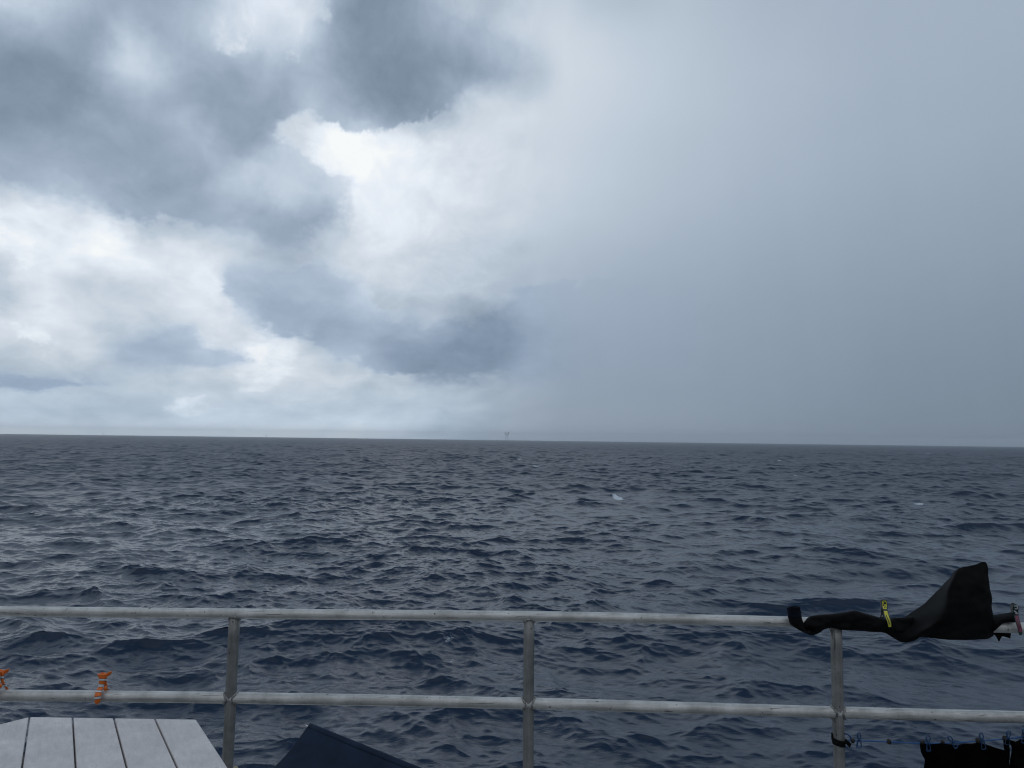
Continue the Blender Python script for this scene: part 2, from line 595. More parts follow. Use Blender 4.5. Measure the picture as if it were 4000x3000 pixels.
fin = [
    [(880, 618, -0.02), (985, 684, -0.03), (1040, 694, -0.055), (1095, 682, -0.06), (1150, 656, -0.05), (1300, 668, -0.055), (1500, 676, -0.05), (1640, 672, -0.035), (1712, 652, -0.01)],
    [(930, 588, 0.0), (1010, 628, -0.035), (1080, 640, -0.065), (1165, 625, -0.085), (1260, 615, -0.062), (1360, 620, -0.06), (1520, 620, -0.052), (1640, 616, -0.04), (1714, 610, -0.012)],
    [(1010, 530, 0.03), (1090, 545, -0.01), (1180, 560, -0.05), (1290, 545, -0.095), (1330, 540, -0.075), (1420, 530, -0.062), (1540, 530, -0.055), (1640, 530, -0.042), (1705, 530, -0.02)],
    [(1130, 446, 0.07), (1190, 450, 0.03), (1260, 455, -0.03), (1335, 450, -0.085), (1375, 440, -0.07), (1450, 430, -0.06), (1560, 425, -0.05), (1640, 425, -0.04), (1694, 425, -0.02)],
    [(1240, 350, 0.09), (1280, 355, 0.05), (1320, 355, 0.0), (1362, 350, -0.065), (1400, 340, -0.055), (1470, 330, -0.045), (1560, 325, -0.04), (1630, 322, -0.03), (1681, 320, -0.01)],
    [(1325, 262, 0.10), (1345, 265, 0.06), (1365, 262, 0.01), (1388, 255, -0.045), (1425, 245, -0.04), (1490, 235, -0.03), (1560, 228, -0.025), (1620, 224, -0.015), (1669, 220, 0.0)],
    [(1385, 206, 0.10), (1396, 200, 0.065), (1406, 195, 0.02), (1418, 186, -0.02), (1445, 178, -0.02), (1500, 168, -0.012), (1560, 160, -0.005), (1615, 152, 0.0), (1661, 140, 0.01)],
    [(1414, 166, 0.09), (1424, 158, 0.06), (1434, 150, 0.03), (1448, 139, 0.0), (1470, 131, 0.0), (1520, 120, 0.005), (1570, 106, 0.01), (1632, 84, 0.015), (1654, 101, 0.02)],
]
grid_mesh(g, wrinkle(patch(fin, 80, 64), 0.011, 11, 7.0))
tail = [
    [(1700, 632, -0.012), (1716, 616, -0.026), (1745, 592, -0.030), (1775, 560, -0.028), (1800, 548, -0.026), (1850, 545, -0.026), (1888, 546, -0.026)],
    [(1698, 580, -0.02), (1720, 560, -0.034), (1750, 545, -0.038), (1780, 528, -0.034), (1810, 520, -0.032), (1850, 516, -0.032), (1890, 520, -0.03)],
    [(1695, 515, 0.0), (1720, 508, -0.01), (1750, 502, -0.012), (1785, 497, -0.01), (1815, 492, -0.01), (1850, 487, -0.008), (1886, 490, -0.008)],
    [(1695, 504, 0.02), (1720, 500, 0.02), (1750, 496, 0.02), (1785, 491, 0.02), (1815, 487, 0.02), (1850, 483, 0.02), (1880, 486, 0.02)],
    [(1695, 600, 0.04), (1720, 600, 0.04), (1750, 600, 0.04), (1785, 600, 0.04), (1815, 600, 0.04), (1840, 600, 0.04), (1860, 600, 0.04)],
]
grid_mesh(g, wrinkle(patch(tail, 30, 22), 0.003, 20, 3.0))
flap = [
    [(1660, 625, 0.036), (1700, 620, 0.036), (1760, 612, 0.036), (1800, 612, 0.036), (1850, 612, 0.036)],
    [(1668, 650, 0.034), (1710, 636, 0.034), (1758, 648, 0.030), (1795, 640, 0.032), (1850, 640, 0.034)],
    [(1685, 664, 0.030), (1735, 640, 0.030), (1761, 694, 0.024), (1786, 656, 0.028), (1846, 672, 0.032)],
]
grid_mesh(g, patch(flap, 26, 14))
garment = g.build("black_garment", M["black"], None)
tag(garment, "black stretch garment draped over the top rail, blown up like a fin", "garment")
solidify(garment, 0.0035)
# the rolled leg end that sticks up at the left, with its navy band
def cuff_rings(tab, n=26):
    rings = []
    for x, y, hw, hd, dy, tilt in spline(tab, 20):
        ring = []
        for k in range(n):
            a = 2 * math.pi * k / n
            p = zp(x + hw * math.cos(a), y + tilt * math.cos(a) - 9 * math.sin(a) * 0.5, dy + hd * math.sin(a))
            ring.append(p + Vector((0, 0.003 * mnoise.noise(p * 25), 0.002 * mnoise.noise(p * 31))))
        rings.append(ring)
    return rings
g = Geo()
g.loft(cuff_rings([(203, 500, 47, 0.026, -0.046, -5), (214, 545, 50, 0.028, -0.048, 0), (232, 585, 52, 0.028, -0.048, 16), (262, 612, 46, 0.026, -0.046, 22), (300, 628, 34, 0.022, -0.042, 14), (330, 615, 22, 0.018, -0.04, 8)]), cap=False)
o = g.build("leg_end", M["black"], garment); solidify(o, 0.003)
g = Geo()
g.loft(cuff_rings([(194, 432, 46.5, 0.027, -0.045, -4), (196, 455, 47.5, 0.027, -0.045, -4), (200, 480, 48, 0.027, -0.046, -5), (204, 508, 48.5, 0.028, -0.047, -5)]), cap=False)
o = g.build("ankle_band", M["cuff"], garment); solidify(o, 0.004)

# ------------------------------------------------------------------ spring clips on the top rail
def ribbon(geo, tab, conv, t, mi=0, n=40, grow=0.0):
    """a moulded arm: (x, y, halfwidth, dy) stations in zoom coordinates, rounded rectangular section of thickness t"""
    rings = []
    for x, y, hw, dy in spline(tab, n):
        hw = max(hw + grow, 1.0)
        ring = []
        for k in range(16):
            a = 2 * math.pi * (k + 0.5) / 16
            cx = math.copysign(abs(math.cos(a)) ** 0.4, math.cos(a))
            sy = math.copysign(abs(math.sin(a)) ** 0.4, math.sin(a))
            px, py = conv(x + hw * cx, y)
            ring.append(P(px, py, RY(px) + dy + sy * t / 2))
        rings.append(ring)
    return geo.loft(rings)


def ztube(geo, pts, conv, r, closed=False, seg=8, mi=0):
    w = []
    for x, y, dy in pts:
        px, py = conv(x, y)
        w.append(P(px, py, RY(px) + dy))
    return geo.tube(w, r, seg, closed=closed, mi=mi)


cy = lambda x, y: (3420 + x / 11.06, 2320 + y / 11.06)
yc = thing("towel_clip", P(3456, 2440, RY(3456)), "yellow spring clip with dark green rim pinning the black garment to the top rail", "clip", "spring clips on the top rail")
dyf = lambda y: -0.026 - 0.030 * min(1, max(0, (y - 500) / 600)) + 0.006 * max(0, (y - 1200) / 240)
front = [(376, 238, 20), (374, 262, 82), (374, 300, 112), (384, 400, 126), (395, 500, 127), (405, 600, 112), (428, 720, 100), (458, 850, 100), (515, 1010, 97), (570, 1160, 95), (604, 1300, 90), (612, 1400, 80), (616, 1445, 66)]
F3 = [(x, y, h, dyf(y)) for x, y, h in front]
ribbon(Geo(), F3, cy, 0.010).build("front_arm", M["green"], yc)
up_ = [(376, 286, 40), (378, 310, 82), (385, 400, 98), (395, 500, 99), (404, 590, 86), (412, 655, 74)]
ribbon(Geo(), [(x, y, h, dyf(y) - 0.0055) for x, y, h in up_], cy, 0.003).build("upper_inlay", M["yellow"], yc)
lo_ = [(432, 735, 76), (458, 850, 78), (515, 1010, 75), (570, 1160, 74), (606, 1300, 70), (616, 1400, 62), (618, 1428, 54)]
ribbon(Geo(), [(x, y, h, dyf(y) - 0.0055) for x, y, h in lo_], cy, 0.003).build("lower_inlay", M["yellow"], yc)
ribbon(Geo(), [(305, 236, 20, 0.012), (300, 262, 80, 0.014), (302, 330, 108, 0.014), (310, 500, 96, 0.008), (305, 640, 78, 0.002), (296, 760, 62, 0.006), (290, 880, 62, 0.016), (286, 1020, 96, 0.030), (300, 1200, 96, 0.040), (320, 1360, 80, 0.040)], cy, 0.008).build("rear_arm", M["grey_plastic"], yc)
mk = Geo()
L = lambda pts, r=0.0012: ztube(mk, [(x, y, dyf(y) - 0.0075) for x, y in pts], cy, r)
L([(455, 900), (490, 990), (525, 1070), (560, 1160), (590, 1240), (602, 1310)], 0.0016)
mk.build("groove", M["green"], yc)
mk = Geo()
L([(320, 312), (370, 308), (420, 318)])
L([(365, 375), (395, 360), (415, 395), (395, 425), (365, 405), (380, 385), (400, 400)], 0.0022)
L([(430, 345), (448, 395), (432, 440)])
L([(325, 480), (345, 465), (362, 490), (340, 512), (325, 495)], 0.0018)
L([(385, 560), (430, 548), (455, 570), (465, 610)]); L([(385, 570), (395, 610)])
mk.build("marking", M["green"], yc)
Geo().ball(P(*cy(290, 965), RY(3446) + 0.010), 0.003).build("rivet", M["tube"], yc)

cp = lambda x, y: (3880 + x / 11.06, 2340 + y / 11.06)
pc = thing("towel_clip", P(3975, 2450, RY(3975)), "black and pink spring clip with white letters gripping the top rail at the right edge", "clip", "spring clips on the top rail")
dyp = lambda y: -0.030 - 0.014 * min(1, max(0, (y - 700) / 400))
front = [(965, 224, 20), (962, 250, 80), (962, 300, 118), (962, 400, 130), (962, 500, 130), (968, 600, 120), (985, 700, 110), (1010, 820, 108), (1060, 1000, 106), (1110, 1150, 104), (1150, 1300, 98), (1170, 1430, 90), (1175, 1500, 80), (1172, 1560, 60)]
ribbon(Geo(), [(x, y, h, dyp(y)) for x, y, h in front], cp, 0.010).build("front_arm", M["green"], pc)
up_ = [(968, 270, 40), (968, 300, 80), (968, 400, 98), (968, 500, 98), (974, 600, 88), (984, 670, 74)]
ribbon(Geo(), [(x, y, h, dyp(y) - 0.0055) for x, y, h in up_], cp, 0.003).build("upper_inlay", M["darkgreen"], pc)
lo_ = [(1010, 712, 74), (1026, 820, 76), (1068, 1000, 74), (1120, 1150, 76), (1160, 1300, 72), (1180, 1430, 62)]
ribbon(Geo(), [(x, y, h, dyp(y) - 0.0055) for x, y, h in lo_], cp, 0.003).build("lower_inlay", M["pink"], pc)
ribbon(Geo(), [(850, 168, 20, 0.014), (848, 190, 90, 0.016), (846, 260, 116, 0.018), (846, 400, 114, 0.014), (850, 560, 100, 0.008), (870, 700, 80, 0.004), (880, 800, 70, 0.010), (880, 950, 90, 0.026), (900, 1200, 90, 0.036)], cp, 0.008).build("rear_arm", M["grey_plastic"], pc)
mk = Geo()
L = lambda pts, r=0.0014: ztube(mk, [(x, y, dyp(y) - 0.0078) for x, y in pts], cp, r)
L([(905, 315), (960, 300), (1010, 300), (1062, 300)]); L([(1005, 318), (1040, 350), (1045, 400), (1015, 432), (970, 428), (930, 415)])
L([(918, 490), (898, 520), (915, 550), (955, 550), (985, 530)])
L([(1010, 590), (970, 590), (962, 625), (990, 645), (1025, 630), (1030, 600), (1010, 590)]); L([(1025, 625), (1052, 640)])
mk.build("lettering", M["white"], pc)
mk = Geo()
ztube(mk, [(x, y, dyp(y) - 0.0078) for x, y in [(1040, 880), (1060, 960), (1085, 1060), (1120, 1150), (1150, 1240)]], cp, 0.0022)
mk.build("groove", M["grey_plastic"], pc)

# ------------------------------------------------------------------ orange clownfish clips on the mid rail
cf = lambda x, y: (300 + x / 7.54, 2560 + y / 7.54)
fish = thing("clownfish_clip", P(392, 2720, RY(392)), "orange clownfish shaped clip with white bands on the mid rail above the table", "clip", "orange fish clips on the mid rail")
dfy = lambda y: float(np.interp(y, [480, 700, 900, 1050, 1200, 1440], [-0.012, -0.014, -0.016, -0.030, -0.042, -0.040]))
body = [(748, 585, 128), (748, 620, 118), (745, 680, 106), (738, 760, 92), (724, 860, 80), (712, 900, 80), (690, 960, 84), (662, 1030, 88), (640, 1090, 96), (624, 1160, 104), (614, 1240, 104), (612, 1320, 96), (610, 1380, 82), (606, 1425, 54), (604, 1442, 18)]
bands = [(690, 740), (852, 918), (1030, 1076), (1218, 1276)]
st = spline(body, 90)
rings, rm = [], []
for x, y, hw in st:
    ring = []
    for k in range(18):
        a = 2 * math.pi * k / 18
        yy = y - (16 if y > 1150 else (-6 if y > 1000 else 0)) * math.cos(a) * min(1, abs(y - 600) / 600)
        px, py = cf(x + hw * math.cos(a), yy)
        ring.append(P(px, py, RY(px) + dfy(y) + 0.0105 * (hw / 104) ** 0.5 * math.sin(a)))
    rings.append(ring)
    mi = 0
    for a_, b_ in bands:
        if a_ <= y <= b_: mi = 1
        elif a_ - 13 <= y < a_ or b_ < y <= b_ + 13: mi = 2
    rm.append(mi)
g = Geo(); g.loft(rings, True, rm)
g.build("front_body", [M["orange"], M["white"], M["ink"]], fish)
def tail_fin(geo, cx, cy_, hw, htop, dy0, lean=0.0):
    rows = []
    for v in np.linspace(0, 1, 10):
        row = []
        for u_ in np.linspace(-1, 1, 17):
            w = hw * (0.80 + 0.24 * v)
            top = htop * (0.72 + 0.28 * abs(u_) ** 1.6)
            px, py = cf(cx + w * u_ + lean * v, cy_ - top * v)
            row.append(P(px, py, RY(px) + dy0 - 0.006 * v * (1 - u_ * u_)))
        rows.append(row)
    return grid_mesh(geo, rows)
o = tail_fin(Geo(), 748, 605, 130, 66, -0.013).build("tail_fin", M["orange"], fish); solidify(o, 0.008); subsurf(o, 1)
# rear half: behind the front one, its own tail, the hinge and the jaw that goes over the back of the rail
ar = [(770, 500, 70, 0.016), (800, 560, 96, 0.014), (830, 640, 66, 0.010), (838, 760, 52, 0.006), (842, 860, 50, 0.008), (860, 940, 62, 0.018), (888, 1000, 60, 0.028), (905, 1060, 52, 0.036), (905, 1160, 60, 0.044), (880, 1280, 40, 0.042)]
rings, rm = [], []
for x, y, hw, dy in spline(ar, 60):
    rings.append([P(cf(x + hw * math.cos(a), y)[0], cf(x + hw * math.cos(a), y)[1], RY(392) + dy + 0.009 * math.sin(a)) for a in [2 * math.pi * k / 16 for k in range(16)]])
    rm.append(2 if 672 <= y < 684 or 738 < y < 750 or 930 <= y < 940 or 985 < y < 995 else (1 if 684 <= y <= 738 or 940 <= y <= 985 else 0))
g = Geo(); g.loft(rings, True, rm)
g.build("rear_body", [M["orange"], M["white"], M["ink"]], fish)
tf = Geo()
outl = [(862, 560), (880, 524), (920, 500), (958, 482), (975, 492), (972, 530), (940, 580), (905, 618), (880, 625)]
tf.prism([P(*cf(x, y), RY(392) + 0.008) for x, y in outl], Vector((0.004, 0.012, 0)))
o = tf.build("tail_fin", M["orange"], fish); bevel(o, 0.003, 3)
pf = Geo().ball(P(*cf(842, 975), RY(392) - 0.014), 0.0096, 16, (0.85, 0.75, 1.1)).build("hinge_fin", M["orange"], fish)

def copy_tree(o, parent=None):
    c = o.copy()
    COL.objects.link(c)
    c.parent = parent
    for ch in list(o.children):
        copy_tree(ch, c)
    return c
f2 = copy_tree(fish)
f2.location = fish.location + (P(-8, 2716, RY(-8)) - P(392, 2725, RY(392))) + Vector((0, -0.004, 0.004))
f2.rotation_euler = (0, 0, R(-14))
f2["label"] = "orange clownfish shaped clip on the mid rail, cut by the left edge of the picture"

# ------------------------------------------------------------------ clothesline under the mid rail
def lp(px, py, dy=-0.035):
    return P(px, py, RY(px) + dy)
line = thing("clothesline", lp(3330, 2894), "blue clothesline with dark beads strapped to the right rail post", "clothesline")
cord = [(3322, 2893), (3345, 2893.5), (3400, 2895), (3472, 2898), (3540, 2901), (3600, 2904), (3660, 2904), (3720, 2901.5), (3780, 2898), (3838, 2894), (3900, 2889), (3950, 2884), (4000, 2877), (4200, 2850), (4500, 2815)]
Geo().tube([lp(x, y) for x, y in spline(cord, 80)], 0.0028, 10).build("cord", M["blue"], line)
# strap wrapped round the post
zs = lambda x, y: (3230 + x / 6.703, 2840 + y / 6.703)
pc0 = P(3275, 2893, RY(3275))
g = Geo()
rr_ = RP + 0.003
rows = []
for v in (-1, -0.4, 0.4, 1):
    row = []
    for k in range(41):
        a = 2 * math.pi * k / 40
        zoff = -0.007 * math.cos(a) * 1.0 + (-0.006 if math.sin(a) < 0 else 0.010)
        row.append(pc0 + Vector((rr_ * math.cos(a), rr_ * math.sin(a), 0.001 + zoff * 0.8 + v * 0.0125)))
    rows.append(row)
grid_mesh(g, rows)
rows = []
for v in (-1, 1):
    row = []
    for t in np.linspace(0, 1, 8):
        x, y = 470 + 150 * t, 350 + 135 * t
        px, py = zs(x + v * 38 * 0.55, y - v * 52)
        row.append(P(px, py, RY(3300) - 0.030 - 0.006 * math.sin(3 * t)))
    rows.append(row)
grid_mesh(g, rows)
o = g.build("strap", M["strap"], line); solidify(o, 0.003)
g = Geo()
hk = [(430, 165, -0.0), (500, 180, -0.02), (560, 200, -0.034), (605, 245, -0.036), (622, 300, -0.036), (610, 345, -0.036), (570, 355, -0.036), (540, 348, -0.034)]
g.tube([P(*zs(x, y), RY(3320) + dy) for x, y, dy in [tuple(q) for q in spline(hk, 30)]], 0.0032, 10)
g.build("hook", M["bluewire"], line)
for bx, by, sx in [(3331, 2894, 0.0092), (3472.5, 2897.5, 0.0098), (3603, 2901, 0.008), (3682, 2899.5, 0.0085), (3820, 2893, 0.0105), (3926, 2886, 0.0115), (4001, 2873, 0.0105)]:
    Geo().ball(lp(bx, by, -0.037), sx, 14, (0.95, 0.95, 1.05), 0, 0.35).build("bead", M["bead"], line)

# sprung wire pegs: an upper and a lower loop crossing at the cord
def peg(cx, cy_, ang, hu, hl, wu, wl, label, first=None):
    t = thing("wire_peg", lp(cx, cy_, -0.04), label, "peg", "blue wire pegs threaded on the clothesline")
    ca, sa = math.cos(ang), math.sin(ang)
    def loc(u, v, dy):
        return lp(cx + u * ca + v * sa, cy_ - v * ca + u * sa, -0.040 + dy)
    for s, dy in ((-1, -0.006), (1, 0.005)):
        up_ = [(-1.5 * s, -4), (-wu * 0.45, 6), (-wu, hu * 0.6), (-wu * 0.8, hu * 0.93), (0, hu), (wu * 0.8, hu * 0.93), (wu, hu * 0.6), (wu * 0.45, 6), (1.5 * s, -4)]
        lo_ = [(-wl * 0.55, 3), (-wl * 0.9, -hl * 0.6), (-wl, -hl * 0.92), (-wl * 0.5, -hl), (wl * 0.5, -hl), (wl, -hl * 0.92), (wl * 0.9, -hl * 0.6), (wl * 0.55, 3)]
        k = 1.0 if s < 0 else 0.86
        g = Geo()
        g.tube([loc(u * k + 1.2 * s, v * k, dy * (1 + max(0, v) / 30)) for u, v in spline(up_, 26)], 0.0017, 8)
        g.tube([loc(u * k + 1.2 * s, v * k, dy) for u, v in spline(lo_, 26)], 0.0017, 8)
        g.build("wire_loop", M["bluewire"], t)
    g = Geo()
    g.tube([loc(u, 0, 0.0) for u in np.linspace(-7, 7, 10)], 0.0042, 10)
    g.build("coil", M["bluewire"], t)
    return t
peg(3356, 2893, 0.0, 31, 28, 7, 9.5, "empty blue wire peg hanging on the line right beside the strapped post")
peg(3627, 2903, -0.06, 30, 31, 8, 8, "upright blue wire peg at the left corner of the black fleece")
peg(3722, 2899, -0.62, 29, 27, 7, 7, "blue wire peg leaning left on the middle of the black fleece top edge")
peg(3838, 2894, -0.22, 32, 33, 7.5, 8, "tallest blue wire peg, between two beads at the right side of the black fleece")
peg(3938, 2884, 0.12, 29, 24, 8, 8, "blue wire peg over the gap between the two hanging black cloths")
peg(4001, 2876, 0.05, 28, 26, 8, 8, "blue wire peg cut by the right edge of the picture")

# hanging black cloths
def cloth(name, top, bottom_y, left, right, label, seed):
    tp = spline(top, 40)
    rows = []
    for v in np.linspace(0, 1, 40):
        row = []
        for j, (x, y) in enumerate(tp):
            s = j / 39
            yy = y + (bottom_y - y) * v
            lx = float(np.interp(yy, [q[1] for q in left], [q[0] for q in left]))
            rx = float(np.interp(yy, [q[1] for q in right], [q[0] for q in right]))
            xx = lx + (rx - lx) * s if v > 0.02 else x
            w = min(1, v * 4)
            dy = -0.036 + 0.024 * w * math.sin(s * 17 + seed + v * 2) + 0.008 * mnoise.noise(Vector((s * 5, v * 4, seed)))
            row.append(lp(xx, yy, dy))
        rows.append(row)
    o = grid_mesh(Geo(), rows).build(name, M["fleece"], None)
    tag(o, label, "cloth", "black cloths hung on the line")
    solidify(o, 0.008)
    return o
cloth("hanging_cloth", [(3594, 2901), (3606, 2900), (3620, 2906), (3645, 2908), (3675, 2904), (3690, 2906), (3715, 2908), (3742, 2914), (3758, 2908), (3775, 2904), (3800, 2905), (3822, 2902), (3838, 2906), (3860, 2912), (3890, 2921), (3926, 2931)], 3420,
      [(3594, 2901), (3597, 2925), (3601, 2945), (3612, 2962), (3617, 2972), (3614, 2985), (3611, 3000), (3600, 3200), (3610, 3420)],
      [(3926, 2931), (3938, 2945), (3942, 3000), (3940, 3420)], "wide black fleece pegged along the blue line, lower right", 0.4)
cloth("hanging_cloth", [(3950, 2912), (3962, 2902), (3980, 2893), (4000, 2890), (4060, 2884), (4140, 2890), (4230, 2880)], 3420,
      [(3950, 2912), (3953, 2925), (3951, 2940), (3946, 2960), (3945, 3420)], [(4230, 2880), (4240, 3000), (4235, 3420)], "black cloth beyond the narrow gap, cut by the right edge", 2.2)
# the narrow hanging tape left of the gap belongs to the second cloth
g = Geo()
rows = []
for v in np.linspace(0, 1, 12):
    yy = 2893 + 75 * v
    rows.append([lp(x, yy, -0.042 + 0.004 * math.sin(v * 5 + x * 0.2)) for x in np.linspace(3922 + 3 * v, 3943 - 1.5 * v, 6)])
grid_mesh(g, rows)
rows = [[lp(x, y + k * 9, -0.044) for x, y in [(3930, 2888), (3940, 2889), (3952, 2893), (3966, 2897)]] for k in (0, 1, 2)]
grid_mesh(g, rows)
o = g.build("cloth_tape", M["fleece"], bpy.data.objects["hanging_cloth.001"]); solidify(o, 0.007)

# small beige cap beside the foot of the left post
kb = P(920, 3003, 3.33)
knob = thing("round_cap", Vector((kb.x, kb.y, DECK)), "small beige rounded cap just showing at the bottom beside the left rail post", "cap")
Geo().ball(kb, 0.0125, 16, (1, 1, 0.8)).build("cap", M["beige"], knob)
Geo().tube([kb - Vector((0, 0, 0.004)), Vector((kb.x, kb.y, DECK))], 0.008, 12).build("stem", M["tube"], knob)

# ------------------------------------------------------------------ far platforms
def platform(px, hz, D, k, label, big=True):
    MS = M["steel"] if big else M["far_steel"]
    s = D / F * k                                      # metres per photo pixel
    base = P(px, hz, D); base.z = 0
    t = thing("oil_platform", base, label, "oil platform", None if big else "tiny platforms on the horizon")
    up_ = lambda n: 5.5 + n * s
    hw, dep = 4.3 * s, 4.0 * s
    for i in (-1, 1):
        for j in (-1, 1):
            b = base + Vector((hw * i * 1.05, dep * j, -2)); tp_ = base + Vector((hw * i * 0.96, dep * j, up_(19)))
            Geo().tube([b, tp_], 0.55 * s, 8).build("leg", MS, t)
    for j in (-1, 1):
        g = Geo()
        for a, b in ((0.5, 8), (8, 15)):
            for i in (-1, 1):
                g.tube([base + Vector((hw * i, dep * j, up_(a))), base + Vector((-hw * i, dep * j, up_(b)))], 0.16 * s, 6)
            g.tube([base + Vector((-hw, dep * j, up_(b))), base + Vector((hw, dep * j, up_(b)))], 0.18 * s, 6)
        g.build("bracing", MS, t)
    g = Geo().box(base + Vector((-0.5 * s, 0, up_(18.0))), 12.5 * s, 10 * s, 1.3 * s); g.box(base + Vector((-1.5 * s, 0, up_(16.6))), 9 * s, 8 * s, 1.0 * s)
    g.build("cellar_deck", MS, t, False)
    g = Geo().box(base + Vector((-0.3 * s, 0, up_(22.2))), 18 * s, 11 * s, 1.5 * s)
    for x in (-6.5, -3, 1, 5.5):
        g.box(base + Vector((x * s, 3 * s, up_(20.2))), 0.7 * s, 0.7 * s, 3.0 * s)
    g.build("main_deck", MS, t, False)
    if big:
        g = Geo().box(base + Vector((5.6 * s, 0, up_(24.8))), 3.4 * s, 5 * s, 3.6 * s); g.box(base + Vector((6.4 * s, 0, up_(28.3))), 3.6 * s, 4 * s, 2.4 * s)
        g.build("tower_module", MS, t, False)
        g = Geo().box(base + Vector((-6.2 * s, 0, up_(28.2))), 10.5 * s, 5.5 * s, 1.0 * s)
        for x0, x1 in ((-8, -10.6), (-7, -2.5), (-4, -4)):
            g.tube([base + Vector((x0 * s, 0, up_(22.8))), base + Vector((x1 * s, 0, up_(28)))], 0.32 * s, 6)
        g.build("helideck", MS, t, False)
    return t
platform(1980, 1719, 4300, 1.0, "faint grey offshore oil platform on the horizon at the edge of the rain")
platform(1040, 1706, 5200, 0.30, "tiny platform speck on the horizon, left of the large oil platform", False)
platform(404, 1698, 5200, 0.30, "tiny platform speck on the horizon, far left under the cloud bank", False)

# ------------------------------------------------------------------ sea
def spec_tile(N, Lt, lam_lo, lam_hi, B, lam_p, theta0, seed, chop, iso=0.25):
    r = np.random.default_rng(seed)
    k1 = np.fft.fftfreq(N, 1.0 / N) * (2 * np.pi / Lt)
    kx, ky = np.meshgrid(k1, k1, indexing="xy")
    k = np.hypot(kx, ky)
    k[0, 0] = 1
    th = np.arctan2(ky, kx) - theta0
    lam = 2 * np.pi / k
    ratio = np.clip(lam / lam_p, 0, 50)
    c = np.abs(np.cos(th))
    spread = (1 - iso) * np.where(np.cos(th) > 0, c ** 3.0, 0.12 * c ** 3.0) / (4 / 3 * 1.12) + iso / (2 * np.pi)
    S = B * k ** -4 * np.exp(-1.25 * ratio ** 2) * spread
    S *= (lam >= lam_lo) * (lam < lam_hi) * (1 + 0.4 * (lam < 9))
    S[0, 0] = 0
    dk = 2 * np.pi / Lt
    h = (r.normal(size=(N, N)) + 1j * r.normal(size=(N, N))) * np.sqrt(S) * dk
    ft = lambda a: np.real(np.fft.ifft2(a)) * N * N
    z = ft(h)
    dx = ft(1j * kx / k * h) * chop
    dy = ft(1j * ky / k * h) * chop
    mss = float(np.sum(S * k * k) * dk * dk)
    return (np.stack([dx, dy, z], -1).astype(np.float32), Lt, N, mss)


def sample(tile, x, y, rot):
    arr, Lt, N, _ = tile
    c, s = math.cos(rot), math.sin(rot)
    u = ((c * x + s * y) / Lt * N) % N
    v = ((-s * x + c * y) / Lt * N) % N
    i0, j0 = np.floor(u).astype(np.int32) % N, np.floor(v).astype(np.int32) % N
    fu, fv = (u - np.floor(u))[:, None].astype(np.float32), (v - np.floor(v))[:, None].astype(np.float32)
    i1, j1 = (i0 + 1) % N, (j0 + 1) % N
    q = (arr[j0, i0] * (1 - fu) + arr[j0, i1] * fu) * (1 - fv) + (arr[j1, i0] * (1 - fu) + arr[j1, i1] * fu) * fv
    out = q.copy()
    out[:, 0] = c * q[:, 0] - s * q[:, 1]
    out[:, 1] = s * q[:, 0] + c * q[:, 1]
    return out


BB, LP_, TH = 0.0088, 19.0, R(-100)
T_A = spec_tile(1024, 420.0, 3.0, 200, BB * 0.9, LP_, TH, 21, 1.35, 0.22)
T_B = spec_tile(1024, 83.0, 0.95, 3.0, BB * 1.9, LP_, TH - 0.2, 5, 1.6, 0.35)
T_C = spec_tile(1024, 31.0, 0.17, 0.95, BB * 1.6, LP_, TH + 0.15, 9, 1.25, 0.5)
ROTS = (0.0, 0.31, -0.47)


